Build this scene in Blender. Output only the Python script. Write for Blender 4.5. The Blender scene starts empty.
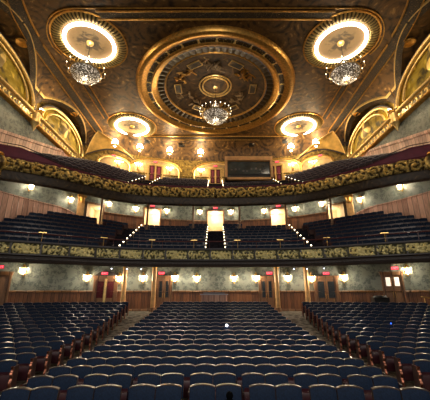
import bpy, bmesh, math, random
from mathutils import Vector, Matrix, noise
random.seed(7)
PI = math.pi
S = bpy.context.scene
COL = S.collection
# ---------------------------------------------------------------- camera
cd = bpy.data.cameras.new('camera'); cam = bpy.data.objects.new('camera', cd); COL.objects.link(cam)
cam.location = (0, 0, 0); cam.rotation_euler = (math.radians(90 + 17), 0, 0)
cd.sensor_fit = 'HORIZONTAL'; cd.sensor_width = 36; cd.lens = 36 * 300 / 430.0; cd.shift_x = -0.001
cd.clip_start = .1; cd.clip_end = 200
S.camera = cam
# ---------------------------------------------------------------- light
w = bpy.data.worlds.new('world'); S.world = w; w.use_nodes = True
w.node_tree.nodes['Background'].inputs[0].default_value = (1, .9, .8, 1)
w.node_tree.nodes['Background'].inputs[1].default_value = .13
S.view_settings.view_transform = 'Standard'; S.view_settings.look = 'None'
S.view_settings.gamma = 1; S.view_settings.use_curve_mapping = False
S.view_settings.exposure = 0.12
def area_light(name, loc, size, power, color, rx, sy=None):
    l = bpy.data.lights.new(name, 'AREA'); l.energy = power; l.color = color; l.size = size
    if sy: l.shape = 'RECTANGLE'; l.size_y = sy
    o = bpy.data.objects.new(name, l); COL.objects.link(o); o.location = loc; o.rotation_euler = (rx, 0, 0)
    return o
# unseen fill light added above and behind the camera to brighten the house
area_light('fill_light', (0, -4, 9), 12, 1250, (1, .95, .86), math.radians(62), 1.5)
K_SCONCE, K_RING, K_SPOT, K_CHAND = 160, 13, 230, 200
# ---------------------------------------------------------------- materials
def nt(name):
    m = bpy.data.materials.new(name); m.use_nodes = True
    return m, m.node_tree, m.node_tree.nodes['Principled BSDF']
def N(t, kind, **kw):
    n = t.nodes.new(kind)
    for k, v in kw.items():
        if k in n.inputs: n.inputs[k].default_value = v
        else: setattr(n, k, v)
    return n
def ramp(t, stops, fac):
    n = t.nodes.new('ShaderNodeValToRGB'); e = n.color_ramp.elements
    while len(e) < len(stops): e.new(.5)
    for i, (p, c) in enumerate(stops): e[i].position = p; e[i].color = (*c, 1)
    t.links.new(fac, n.inputs[0]); return n.outputs[0]
def bump(t, b, src, strength=.5, dist=.02):
    n = N(t, 'ShaderNodeBump'); n.inputs['Strength'].default_value = strength; n.inputs['Distance'].default_value = dist
    t.links.new(src, n.inputs['Height']); t.links.new(n.outputs[0], b.inputs['Normal'])
def plain(name, col, rough=.5, metal=0., spec=.5, var=0., scale=8.):
    m, t, b = nt(name)
    b.inputs['Base Color'].default_value = (*col, 1); b.inputs['Roughness'].default_value = rough
    b.inputs['Metallic'].default_value = metal; b.inputs['Specular IOR Level'].default_value = spec
    if var:
        tc = N(t, 'ShaderNodeTexCoord'); n = N(t, 'ShaderNodeTexNoise', Scale=scale, Detail=3.)
        t.links.new(tc.outputs['Object'], n.inputs['Vector'])
        lo = tuple(c * (1 - var) for c in col); hi = tuple(min(1, c * (1 + var)) for c in col)
        t.links.new(ramp(t, [(.3, lo), (.7, hi)], n.outputs['Fac']), b.inputs['Base Color'])
    return m
def emis(name, col, s):
    m, t, b = nt(name); b.inputs['Base Color'].default_value = (*col, 1)
    b.inputs['Emission Color'].default_value = (*col, 1); b.inputs['Emission Strength'].default_value = s
    return m
M = {}
M['navy'] = plain('navy_velvet', (.0058, .0155, .040), .7, 0, .2, .3, 30)
M['rim_glint'] = plain('seat_rim_glint', (.50, .44, .42), .3, .3, .6)  # paler copy for balcony rims, their lit glints painted into the colour
M['mauve'] = plain('mauve_velvet', (.026, .022, .034), .75, 0, .25, .3, 30)
M['rim'] = plain('seat_rim', (.085, .058, .045), .28, .3, .6)
M['pan'] = plain('burgundy_shell', (.034, .006, .009), .35, 0, .5, .3, 6)
M['arm'] = plain('dark_wood_arm', (.03, .016, .014), .3)
M['copper'] = plain('copper_scroll', (.26, .095, .055), .34, .75, .5, .85, 22)
M['brass'] = plain('brass', (.75, .48, .16), .3, .9)
M['black'] = plain('black', (.008, .008, .010), .5)
M['iron'] = plain('dark_iron', (.03, .025, .022), .45, .5)
M['maroon'] = plain('maroon_paint', (.15, .018, .038), .45, 0, .5, .2, 2)
M['darkled'] = plain('dark_ledge', (.045, .032, .028), .4)
M['ledge'] = plain('grey_ledge', (.13, .12, .13), .35, .2)
M['rail'] = plain('red_rail', (.10, .025, .025), .3)
M['cream'] = plain('cream_plaster', (.66, .52, .32), .7, 0, .3, .1, 3)
M['carpet'] = None
M['spandrel'] = plain('spandrel_gold', (.62, .36, .09), .42, .35, .5, .35, 1.2)
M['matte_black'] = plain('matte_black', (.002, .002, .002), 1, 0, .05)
M['niche'] = plain('niche_plaster', (.42, .28, .13), .6, 0, .3, .25, 2)
M['colwood'] = plain('column_gilt', (.62, .35, .14), .4, .15, .5, .25, 3)
M['bulb'] = emis('bulb', (1, .80, .52), 30)
M['cbulb'] = emis('candle_bulb', (1, .82, .55), 6)
M['tube'] = emis('cove_tube', (1, .86, .66), K_RING)
M['step'] = emis('step_bulb', (1, .82, .55), 9)
M['spotface'] = emis('spot_face', (1, .84, .55), 25)
M['red'] = emis('exit_red', (1, .02, .06), .9)
M['redlet'] = emis('exit_letters', (1, .30, .35), 1.1)
M['white_led'] = emis('white_led', (.8, .85, 1), 7)
M['blue_led'] = emis('blue_led', (.03, .12, 1), 3)
M['crystal'] = None
M['boothglass'] = plain('booth_glass', (.055, .072, .075), .12, 0, 1, .6, .8)  # bluish reflection painted into the pane colour
M['glassdark'] = plain('dark_pane', (.02, .022, .024), .08, 0, 1)
M['curtain'] = plain('burgundy_curtain', (.07, .008, .012), .8, 0, .2, .4, 9)
M['paneglow'] = emis('lit_pane', (1, .85, .68), .8)
M['whitetop'] = plain('console_top', (.42, .36, .38), .35)
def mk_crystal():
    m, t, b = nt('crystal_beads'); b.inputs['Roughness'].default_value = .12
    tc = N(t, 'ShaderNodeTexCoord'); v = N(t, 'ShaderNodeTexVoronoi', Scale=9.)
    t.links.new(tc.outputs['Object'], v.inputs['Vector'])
    t.links.new(ramp(t, [(.14, (1, .95, .85)), (.30, (.5, .42, .32)), (.5, (.12, .09, .06))], v.outputs['Distance']), b.inputs['Base Color'])  # crystal sparkle painted as bright spots, here and in the emission
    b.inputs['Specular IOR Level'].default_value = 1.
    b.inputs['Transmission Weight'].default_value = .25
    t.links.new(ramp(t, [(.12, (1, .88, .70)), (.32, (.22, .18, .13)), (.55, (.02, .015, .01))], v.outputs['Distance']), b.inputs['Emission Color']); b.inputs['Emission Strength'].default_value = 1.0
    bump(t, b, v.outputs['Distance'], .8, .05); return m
M['crystal'] = mk_crystal()
def mk_carpet():
    m, t, b = nt('aisle_carpet'); b.inputs['Roughness'].default_value = .95; b.inputs['Specular IOR Level'].default_value = .1
    tc = N(t, 'ShaderNodeTexCoord'); v = N(t, 'ShaderNodeTexVoronoi', Scale=3.2); n = N(t, 'ShaderNodeTexNoise', Scale=14., Detail=4.)
    for q in (v, n): t.links.new(tc.outputs['Object'], q.inputs['Vector'])
    x = N(t, 'ShaderNodeMath', operation='MULTIPLY'); t.links.new(v.outputs['Distance'], x.inputs[0]); t.links.new(n.outputs['Fac'], x.inputs[1])
    t.links.new(ramp(t, [(.05, (.03, .026, .022)), (.22, (.12, .10, .08)), (.4, (.21, .185, .15))], x.outputs[0]), b.inputs['Base Color']); return m
M['carpet'] = mk_carpet()
M['carpetdark'] = plain('terrace_carpet', (.020, .017, .023), .95, 0, .1, .4, 5)
def mk_wood(name, lo, hi, pitch=.26, metal=0., rough=.42):
    m, t, b = nt(name); b.inputs['Roughness'].default_value = rough; b.inputs['Metallic'].default_value = metal
    uv = N(t, 'ShaderNodeUVMap'); sp = N(t, 'ShaderNodeSeparateXYZ'); t.links.new(uv.outputs[0], sp.inputs[0])
    # board edges
    d = N(t, 'ShaderNodeMath', operation='DIVIDE'); d.inputs[1].default_value = pitch; t.links.new(sp.outputs[0], d.inputs[0])
    f = N(t, 'ShaderNodeMath', operation='PINGPONG'); f.inputs[1].default_value = .5; t.links.new(d.outputs[0], f.inputs[0])
    fl = N(t, 'ShaderNodeMath', operation='FLOOR'); t.links.new(d.outputs[0], fl.inputs[0])
    wn = N(t, 'ShaderNodeTexWhiteNoise', noise_dimensions='1D'); t.links.new(fl.outputs[0], wn.inputs['W'])
    mp = N(t, 'ShaderNodeMapping'); mp.inputs['Scale'].default_value = (18, 1.6, 1); t.links.new(uv.outputs[0], mp.inputs[0])
    n = N(t, 'ShaderNodeTexNoise', Scale=1., Detail=4.); t.links.new(mp.outputs[0], n.inputs['Vector'])
    a = N(t, 'ShaderNodeMath', operation='MULTIPLY_ADD'); a.inputs[1].default_value = .45
    t.links.new(wn.outputs['Value'], a.inputs[0]); t.links.new(n.outputs['Fac'], a.inputs[2])
    c = ramp(t, [(.3, lo), (1., hi)], a.outputs[0])
    g = N(t, 'ShaderNodeMath', operation='SMOOTH_MIN'); g.inputs[1].default_value = .12; g.inputs[2].default_value = .05; t.links.new(f.outputs[0], g.inputs[0])
    gr = ramp(t, [(0, (.25, .22, .2)), (.09, (1, 1, 1))], f.outputs[0])
    mx = N(t, 'ShaderNodeMix', data_type='RGBA', blend_type='MULTIPLY'); mx.inputs[0].default_value = 1
    t.links.new(c, mx.inputs[6]); t.links.new(gr, mx.inputs[7]); t.links.new(mx.outputs[2], b.inputs['Base Color'])
    bump(t, b, g.outputs[0], .8, .15); return m
M['wainscot'] = mk_wood('wainscot_walnut', (.055, .018, .006), (.25, .092, .030))
M['wainpink'] = mk_wood('wainscot_rose', (.26, .115, .08), (.74, .42, .30), .42)
M['doorwood'] = mk_wood('door_oak', (.12, .05, .018), (.30, .14, .055), .6)
M['boothwood'] = plain('booth_oak', (.62, .34, .14), .5, 0, .4, .2, 2)
def mk_paper(name='wallpaper', hi=(.21, .225, .185), lo=(.075, .09, .078)):
    m, t, b = nt(name); b.inputs['Roughness'].default_value = .6
    uv = N(t, 'ShaderNodeUVMap'); v = N(t, 'ShaderNodeTexVoronoi', Scale=2.6); n = N(t, 'ShaderNodeTexNoise', Scale=5., Detail=5., Distortion=1.2)
    for q in (v, n): t.links.new(uv.outputs[0], q.inputs['Vector'])
    x = N(t, 'ShaderNodeMath', operation='MULTIPLY_ADD'); x.inputs[1].default_value = .5
    t.links.new(v.outputs['Distance'], x.inputs[0]); t.links.new(n.outputs['Fac'], x.inputs[2])
    t.links.new(ramp(t, [(.45, hi), (.62, lo), (.8, hi)], x.outputs[0]), b.inputs['Base Color']); return m
M['paper'] = mk_paper()
def mk_ceiling(name, dark, mid, hi, sc=.9, metal=.2, rough=.5):
    m, t, b = nt(name); b.inputs['Roughness'].default_value = rough; b.inputs['Metallic'].default_value = metal
    tc = N(t, 'ShaderNodeTexCoord')
    n = N(t, 'ShaderNodeTexNoise', Scale=sc, Detail=6., Distortion=2.2); t.links.new(tc.outputs['Object'], n.inputs['Vector'])
    v = N(t, 'ShaderNodeTexVoronoi', Scale=sc * .55); v.feature = 'F1'; t.links.new(tc.outputs['Object'], v.inputs['Vector'])
    s = N(t, 'ShaderNodeMath', operation='SINE'); mu = N(t, 'ShaderNodeMath', operation='MULTIPLY'); mu.inputs[1].default_value = 26
    t.links.new(v.outputs['Distance'], mu.inputs[0]); t.links.new(mu.outputs[0], s.inputs[0])
    x = N(t, 'ShaderNodeMath', operation='MULTIPLY_ADD'); x.inputs[1].default_value = .13
    t.links.new(s.outputs[0], x.inputs[0]); t.links.new(n.outputs['Fac'], x.inputs[2])
    t.links.new(ramp(t, [(.28, dark), (.5, mid), (.66, mid), (.8, hi)], x.outputs[0]), b.inputs['Base Color'])
    bump(t, b, x.outputs[0], .35, .08); return m
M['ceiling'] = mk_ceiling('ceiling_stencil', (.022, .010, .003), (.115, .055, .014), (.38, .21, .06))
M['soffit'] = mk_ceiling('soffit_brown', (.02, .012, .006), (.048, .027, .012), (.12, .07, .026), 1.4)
M['goldwall'] = mk_ceiling('gold_wall', (.09, .055, .010), (.25, .155, .030), (.55, .38, .09), 1.3, .35)
M['lunette'] = mk_ceiling('lunette_gold', (.06, .042, .008), (.38, .26, .020), (.80, .58, .08), .6, .35)
M['domepaint'] = mk_ceiling('dome_painting', (.018, .009, .003), (.080, .038, .010), (.24, .125, .035), .8, .0, .8)
M['band'] = mk_ceiling('ornament_band', (.010, .006, .003), (.034, .018, .006), (.30, .17, .05), 4.5)
M['gold'] = plain('gilt', (.62, .33, .075), .33, .8, .5, .3, 5)
M['goldpale'] = plain('pale_gilt', (.85, .58, .22), .35, .7, .5, .2, 5)
def mk_relief(name, dark, gold, metal=.75):
    m, t, b = nt(name); b.inputs['Roughness'].default_value = .42
    a = N(t, 'ShaderNodeAttribute', attribute_name='gild')
    t.links.new(ramp(t, [(.30, dark), (.78, gold)], a.outputs['Fac']), b.inputs['Base Color'])  # gilding on darker ground, with crevice shade and highlights strengthened in the colour
    r = N(t, 'ShaderNodeMapRange'); r.inputs[3].default_value = .1; r.inputs[4].default_value = metal
    t.links.new(a.outputs['Fac'], r.inputs[0]); t.links.new(r.outputs[0], b.inputs['Metallic']); return m
M['relief'] = mk_relief('gilded_foliage', (.05, .028, .008), (1, .72, .24), .6)
M['relief_green'] = mk_relief('gilded_scrolls_green', (.055, .050, .018), (1, .86, .40), .3)
def mk_cloud():
    m, t, b = nt('painted_cloud'); b.inputs['Roughness'].default_value = .6
    tc = N(t, 'ShaderNodeTexCoord'); ln = N(t, 'ShaderNodeVectorMath', operation='LENGTH'); t.links.new(tc.outputs['Object'], ln.inputs[0])
    n = N(t, 'ShaderNodeTexNoise', Scale=1.6, Detail=5., Distortion=1.); t.links.new(tc.outputs['Object'], n.inputs['Vector'])
    a = N(t, 'ShaderNodeMath', operation='MULTIPLY_ADD'); a.inputs[1].default_value = .36; t.links.new(ln.outputs['Value'], a.inputs[0]); t.links.new(n.outputs['Fac'], a.inputs[2])
    t.links.new(ramp(t, [(.55, (.035, .022, .013)), (.72, (.09, .06, .03)), (.84, (.26, .17, .075)), (1, (.30, .19, .085))], a.outputs[0]), b.inputs['Base Color']); return m
M['cloud'] = mk_cloud()
# ---------------------------------------------------------------- geometry helpers
class MB:
    def __init__(s): s.v = []; s.f = []; s.uv = []; s.at = []; s.mi = []
    def add(s, vs, fs, uvs=None, at=None, mi=0):
        o = len(s.v); s.v += [tuple(p) for p in vs]; s.f += [tuple(i + o for i in f) for f in fs]
        s.uv += list(uvs) if uvs else [(p[0], p[2]) for p in vs]; s.at += list(at) if at else [0.] * len(vs); s.mi += [mi] * len(fs)
        return s
    def box(s, c, d, rz=0, rx=0, mi=0):
        R = Matrix.Rotation(rz, 3, 'Z') @ Matrix.Rotation(rx, 3, 'X'); vs = []
        for x in (-.5, .5):
            for y in (-.5, .5):
                for z in (-.5, .5): vs.append(Vector(c) + R @ Vector((x * d[0], y * d[1], z * d[2])))
        return s.add(vs, [(0, 1, 3, 2), (4, 6, 7, 5), (0, 4, 5, 1), (2, 3, 7, 6), (0, 2, 6, 4), (1, 5, 7, 3)], mi=mi)
    def tube(s, pts, r, n=8, closed=False, cap=True, mi=0):
        pts = [Vector(p) for p in pts]; L = len(pts); vs = []; rr = r if hasattr(r, '__len__') else [r] * L; up = None
        for i, p in enumerate(pts):
            a = pts[(i - 1) % L] if closed or i else p; b = pts[(i + 1) % L] if closed or i < L - 1 else p
            t = (b - a).normalized()
            if up is None: up = Vector((0, 0, 1)) if abs(t.z) < .9 else Vector((1, 0, 0))
            x = t.cross(up); x = x.normalized() if x.length > 1e-4 else Vector((1, 0, 0)); up = x.cross(t).normalized()
            for k in range(n):
                q = 2 * PI * k / n; vs.append(p + (x * math.cos(q) + up * math.sin(q)) * rr[i])
        fs = [(i * n + k, i * n + (k + 1) % n, ((i + 1) % L) * n + (k + 1) % n, ((i + 1) % L) * n + k) for i in range(L if closed else L - 1) for k in range(n)]
        if cap and not closed: fs += [tuple(range(n))[::-1], tuple((L - 1) * n + k for k in range(n))]
        return s.add(vs, fs, mi=mi)
    def lathe(s, prof, c=(0, 0, 0), n=24, close=True, wob=None, mi=0):
        vs = []; at = []
        for i, (r, z) in enumerate(prof):
            for k in range(n):
                q = 2 * PI * k / n; d = wob(i, q) if wob else (0, 0)
                vs.append((c[0] + (r + d[0]) * math.cos(q), c[1] + (r + d[0]) * math.sin(q), c[2] + z + d[1])); at.append(d[2] if len(d) > 2 else .5)
        fs = [(i * n + k, i * n + (k + 1) % n, (i + 1) * n + (k + 1) % n, (i + 1) * n + k) for i in range(len(prof) - 1) for k in range(n)]
        if close: fs += [tuple(range(n))[::-1], tuple((len(prof) - 1) * n + k for k in range(n))]
        return s.add(vs, fs, at=at, mi=mi)
    def sphere(s, c, r, n=10, m=6, sc=(1, 1, 1), mi=0):
        pr = [(max(.001, math.sin(PI * i / m)) * r, -math.cos(PI * i / m) * r) for i in range(m + 1)]
        o = len(s.v); s.lathe(pr, (0, 0, 0), n, True, mi=mi)
        for i in range(o, len(s.v)): p = s.v[i]; s.v[i] = (c[0] + p[0] * sc[0], c[1] + p[1] * sc[1], c[2] + p[2] * sc[2])
        return s
    def build(s, name, mats, parent=None, smooth=True, loc=None, angle=35):
        me = bpy.data.meshes.new(name); me.from_pydata(s.v, [], s.f)
        mats = mats if isinstance(mats, (list, tuple)) else [mats]
        for m_ in mats: me.materials.append(M[m_] if isinstance(m_, str) else m_)
        uvl = me.uv_layers.new(name='UVMap'); at = me.attributes.new('gild', 'FLOAT', 'POINT')
        at.data.foreach_set('value', s.at)
        li = [0] * len(me.loops); me.loops.foreach_get('vertex_index', li)
        flat = [c for i in li for c in s.uv[i]]; uvl.data.foreach_set('uv', flat)
        me.polygons.foreach_set('material_index', s.mi)
        me.validate(); me.update()
        if smooth: me.shade_smooth(); me.set_sharp_from_angle(angle=math.radians(angle))
        o = bpy.data.objects.new(name, me); COL.objects.link(o)
        if loc is not None: o.location = loc
        if parent: o.parent = parent
        return o
def tag(o, label=None, cat=None, group=None, kind=None):
    if label: o['label'] = label
    if cat: o['category'] = cat
    if group: o['group'] = group
    if kind: o['kind'] = kind
    return o
def thing(name, label, cat, loc=(0, 0, 0), rz=0, group=None):
    o = bpy.data.objects.new(name, None); COL.objects.link(o); o.location = loc; o.rotation_euler = (0, 0, rz); o.empty_display_size = .2
    return tag(o, label, cat, group)
def copy_tree(o, parent=None):
    c = o.copy(); COL.objects.link(c)
    if parent: c.parent = parent
    for ch in list(o.children): copy_tree(ch, c)
    return c
def struct(o): o['kind'] = 'structure'; return o
ORD = ['zeroth', 'first', 'second', 'third', 'fourth', 'fifth', 'sixth', 'seventh', 'eighth', 'ninth', 'tenth', 'eleventh', 'twelfth', 'thirteenth', 'fourteenth', 'fifteenth', 'sixteenth', 'seventeenth', 'eighteenth', 'nineteenth', 'twentieth', 'twenty-first', 'twenty-second', 'twenty-third', 'twenty-fourth', 'twenty-fifth', 'twenty-sixth', 'twenty-seventh', 'twenty-eighth', 'twenty-ninth', 'thirtieth', 'thirty-first', 'thirty-second', 'thirty-third', 'thirty-fourth', 'thirty-fifth', 'thirty-sixth', 'thirty-seventh', 'thirty-eighth', 'thirty-ninth', 'fortieth']
def proj(p):
    o = cam_c * p[1] + cam_s * p[2]
    return (215.5 + 300 * p[0] / o, 200 - 300 * (-p[1] * cam_s + p[2] * cam_c) / o, o)
cam_c, cam_s = math.cos(math.radians(17)), math.sin(math.radians(17))
# ---------------------------------------------------------------- plan curves (camera height is z = 0)
def arcf(a, R): return lambda x: a - (R - math.sqrt(max(0., R * R - x * x)))
ORW = arcf(26.3, 38.); MZW = arcf(33.6, 17.9); BAW = arcf(38.6, 29.7)
def spline(pts):
    xs = [-p[0] for p in pts[::-1]] + [p[0] for p in pts[1:]]; ys = [p[1] for p in pts[::-1]] + [p[1] for p in pts[1:]]
    def f(x):
        x = max(xs[0], min(xs[-1], x)); i = 0
        while i < len(xs) - 2 and x > xs[i + 1]: i += 1
        g = lambda k: (ys[min(len(xs) - 1, k + 1)] - ys[max(0, k - 1)]) / (xs[min(len(xs) - 1, k + 1)] - xs[max(0, k - 1)])
        h = xs[i + 1] - xs[i]; t = (x - xs[i]) / h
        return (2 * t**3 - 3 * t * t + 1) * ys[i] + (t**3 - 2 * t * t + t) * h * g(i) + (3 * t * t - 2 * t**3) * ys[i + 1] + (t**3 - t * t) * h * g(i + 1)
    return f
MZF = spline([(0, 24.35), (5.65, 24.1), (8.4, 23.2), (10, 22.3), (12.3, 21.0), (14.4, 19.95), (17.2, 18.7)])
BAF = spline([(0, 27.8), (5.3, 27.35), (8.1, 26.6), (10.9, 24.4), (12.5, 22.9), (14.3, 21.6), (16.9, 20.2)])
def path(f, x0, x1, step=.25, off=0.):
    """points along y=f(x), shifted off metres towards the stage, with arc length"""
    n = max(2, int(abs(x1 - x0) / step)); out = []; u = 0; last = None
    for i in range(n + 1):
        x = x0 + (x1 - x0) * i / n; d = (f(x + .01) - f(x - .01)) / .02; L = math.hypot(1, d)
        p = (x + d / L * off, f(x) - off / L)
        if last: u += math.dist(p, last)
        out.append((p[0], p[1], u, d)); last = p
    return out
def sweep(f, x0, x1, prof, step=.25, disp=None, mb=None, closed=False):
    """prof: list of (offset to stage, z); disp(u, v01) -> (offset, gild)"""
    base = path(f, x0, x1, step); n = len(base); vs = []; uv = []; at = []; m = len(prof)
    for (x, y, u, d) in base:
        L = math.hypot(1, d); nx, ny = d / L, -1 / L
        for j, (o, z) in enumerate(prof):
            g = .5
            if disp: dd, g = disp(u, j / (m - 1)); o = o + dd
            vs.append((x + nx * o, y + ny * o, z)); uv.append((u, z)); at.append(g)
    fs = [(i * m + j, (i + 1) * m + j, (i + 1) * m + j + 1, i * m + j + 1) for i in range(n - 1) for j in range(m - 1)]
    if closed: fs += [(i * m + m - 1, (i + 1) * m + m - 1, (i + 1) * m, i * m) for i in range(n - 1)]
    return (mb or MB()).add(vs, fs, uv, at)
def wallgrid(f, x0, x1, z0, z1, holes=(), step=.5, ztop=None):
    xs = sorted(set([round(x0 + (x1 - x0) * i / int((x1 - x0) / step), 4) for i in range(int((x1 - x0) / step) + 1)] + [h[k] for h in holes for k in (0, 1)]))
    zs = sorted(set([z0, z1] + [h[k] for h in holes for k in (2, 3)])); mb = MB(); vs = []; uv = []; u = 0
    for i, x in enumerate(xs):
        if i: u += math.dist((x, f(x)), (xs[i - 1], f(xs[i - 1])))
        for z in zs: vs.append((x, f(x), z)); uv.append((u, z))
    m = len(zs); fs = []
    for i in range(len(xs) - 1):
        for j in range(m - 1):
            cx, cz = (xs[i] + xs[i + 1]) / 2, (zs[j] + zs[j + 1]) / 2
            if any(h[0] < cx < h[1] and h[2] < cz < h[3] for h in holes): continue
            fs.append((i * m + j, (i + 1) * m + j, (i + 1) * m + j + 1, i * m + j + 1))
    return mb.add(vs, fs, uv)
def facing(f, x):
    d = (f(x + .01) - f(x - .01)) / .02; return math.atan(d)
# ================================================================ ORCHESTRA FLOOR
def rowk(x, y): return (math.sqrt(x * x + (y + 25) ** 2) - 25 - 7.04) / .87
def oz(x, y):
    k = min(17.6, max(-3, rowk(x, y))); return -1.84 + .0042 * max(0, k) ** 2 - .945 - .03 * min(0, k) * 0
mb = MB(); nx, ny = 72, 100; vs = []
for i in range(nx + 1):
    for j in range(ny + 1):
        x = -17 + 34 * i / nx; y = 1.5 + 25.5 * j / ny; vs.append((x, y, oz(x, y)))
mb.add(vs, [(i * (ny + 1) + j, (i + 1) * (ny + 1) + j, (i + 1) * (ny + 1) + j + 1, i * (ny + 1) + j + 1) for i in range(nx) for j in range(ny)])
struct(mb.build('floor', 'carpet'))
# orchestra rear wall
struct(wallgrid(ORW, -16.9, 16.9, -1.8, 2.35).build('wall_rear', 'paper'))
wf = lambda x: ORW(x) - .07
struct(sweep(wf, -16.9, 16.9, [(0, -1.7), (0, .02)]).build('trim_1', 'wainscot'))
struct(sweep(wf, -16.9, 16.9, [(0, -.08), (.06, -.06), (.09, .03), (.04, .08), (-.1, .09)]).build('trim_2', 'doorwood'))
struct(sweep(wf, -16.9, 16.9, [(0, -1.6), (.04, -1.6), (.04, -1.36), (0, -1.33)]).build('baseboard_rear', 'doorwood'))
# side walls
for s, nm in ((-1, 'left'), (1, 'right')):
    mb = MB(); X = 16.9 * s; ys = [9 + .5 * i for i in range(55)]; vs = []; uv = []
    for y in ys:
        for z in (-3.2, 2.3, 9, 16.2): vs.append((X, y, z)); uv.append((y, z))
    mb.add(vs, [(i * 4 + j, i * 4 + 4 + j, i * 4 + 5 + j, i * 4 + 1 + j) for i in range(len(ys) - 1) for j in range(3)], uv)
    struct(mb.build('wall_' + nm, 'paper'))
for s in (-1, 1):
    struct(MB().add([(16.88 * s, 9, 15.6), (16.88 * s, 36, 15.6), (16.88 * s, 36, 20.4), (16.88 * s, 9, 20.4)], [(0, 1, 2, 3)]).build('wall_upper', 'goldwall', smooth=False))
# mezzanine soffit
def soffit(f0, z0, f1, z1, x1, name, bulge=0.):
    mb = MB(); vs = []; n = 70
    for i in range(n + 1):
        x = -x1 + 2 * x1 * i / n
        for j in range(7):
            t = j / 6; vs.append((x, f0(x) * (1 - t) + f1(x) * t, z0 + (z1 - z0) * (1 - (1 - t) ** 2) + bulge * math.sin(PI * t)))
    mb.add(vs, [(i * 7 + j, (i + 1) * 7 + j, (i + 1) * 7 + j + 1, i * 7 + j + 1) for i in range(n) for j in range(6)])
    return struct(mb.build(name, 'soffit'))
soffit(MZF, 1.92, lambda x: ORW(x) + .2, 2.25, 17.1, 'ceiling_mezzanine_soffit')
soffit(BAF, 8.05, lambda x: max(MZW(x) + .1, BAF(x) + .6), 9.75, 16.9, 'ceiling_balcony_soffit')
# ================================================================ TERRACES
wing = lambda x, z0: .85 * min(1, max(0, (abs(x) - 9.6) / 4.4)) if z0 > 8 else 0
def terrace(f0, f1, J, z0, dz, x1, name, lim, n=90):
    mb = MB(); vs = []; prof = 2 * J
    for i in range(n + 1):
        x = -x1 + 2 * x1 * i / n
        for j in range(J):
            for e in (0, 1):
                t = (j - .45 + e) / (J - 1); vs.append((x, min(lim(x), f0(x) * (1 - t) + f1(x) * t), z0 + j * dz + wing(x, z0)))
    mb.add(vs, [(i * prof + j, (i + 1) * prof + j, (i + 1) * prof + j + 1, i * prof + j + 1) for i in range(n) for j in range(prof - 1)])
    return struct(mb.build(name, 'carpetdark', smooth=False))
MJ, BJ = 9, 8
MZ0, MDZ, BZ0, BDZ = 2.80, .44, 9.10, .643
mzr0 = lambda x: MZF(x) + .85
mzr1 = lambda x: mzr0(x) + 7.44 - 2.3 * min(1, max(0, (abs(x) - 9) / 6))
bar0 = lambda x: BAF(x) + .85
bar1 = lambda x: BAW(x) - .9
terrace(mzr0, mzr1, MJ, MZ0, MDZ, 16.8, 'floor_mezzanine', lambda x: MZW(x) + .1)
terrace(bar0, bar1, BJ, BZ0, BDZ, 16.4, 'floor_balcony', lambda x: BAW(x) + .1)
# ---------------------------------------------------------------- mezzanine rear wall with lit doorways
MH = [(-7.75, -6.2, 6.2, 8.75), (-.9, .9, 6.2, 8.9), (6.2, 7.75, 6.2, 8.75), (-12.6, -11.45, 6.2, 8.35), (11.45, 12.6, 6.2, 8.35)]
struct(wallgrid(MZW, -17.0, 17.0, 5.8, 10.2, MH).build('wall_rear', 'paper'))
def interval_sweep(f, x0, x1, holes, prof, name, mat):
    mb = MB(); cur = x0
    for h in sorted(holes):
        sweep(f, cur, h[0], prof, mb=mb); cur = h[1]
    sweep(f, cur, x1, prof, mb=mb); return struct(mb.build(name, mat))
wf = lambda x: MZW(x) - .06
interval_sweep(wf, -11.3, 11.3, MH[:3], [(0, 6.1), (0, 7.72)], 'trim_3', 'wainscot')
interval_sweep(wf, -11.3, 11.3, MH[:3], [(0, 7.62), (.08, 7.66), (.08, 7.76), (0, 7.8)], 'trim_4', 'doorwood')
# rose curved wainscot at the ends, stepping down to the side
for s, nm in ((-1, 'trim_5'), (1, 'trim_6')):
    mb = MB(); P = path(wf, 12.7 * s, 16.85 * s, .1); vs = []; uv = []
    for (x, y, u, d) in P:
        t = (abs(x) - 12.7) / 4.15; top = 6.75 + .75 * math.sin(min(1, t * 2.2) * PI / 2)
        for z, o in ((4.3, 0), (top - .12, 0), (top - .08, .1), (top, .1), (top + .02, -.08)): vs.append((x, y - o, z)); uv.append((u, z))
    mb.add(vs, [(i * 5 + j, (i + 1) * 5 + j, (i + 1) * 5 + j + 1, i * 5 + j + 1) for i in range(len(P) - 1) for j in range(4)], uv)
    struct(mb.build(nm, 'wainpink'))
def vestibule(x0, x1, z0, z1, f, dep, name, power):
    mb = MB(); ya = min(f(x0), f(x1)); yb = max(f(x0), f(x1)) + dep
    vs = [(x0, f(x0), z0), (x1, f(x1), z0), (x1, f(x1), z1), (x0, f(x0), z1), (x0 - .4, yb, z0), (x1 + .4, yb, z0), (x1 + .4, yb, z1), (x0 - .4, yb, z1)]
    mb.add(vs, [(4, 5, 6, 7), (0, 4, 7, 3), (1, 2, 6, 5), (3, 7, 6, 2), (0, 1, 5, 4)])
    struct(mb.build(name, 'cream', smooth=False))
    l = bpy.data.lights.new('corridor_light', 'POINT'); l.energy = power; l.color = (1, .86, .66); l.shadow_soft_size = .2
    o = bpy.data.objects.new('corridor_light', l); COL.objects.link(o); o.location = ((x0 + x1) / 2, yb - dep * .45, z1 - .45)
for i, h in enumerate(MH): vestibule(h[0], h[1], h[2], h[3], MZW, 1.8, 'wall_corridor', 130 if i < 3 else 60)
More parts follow.
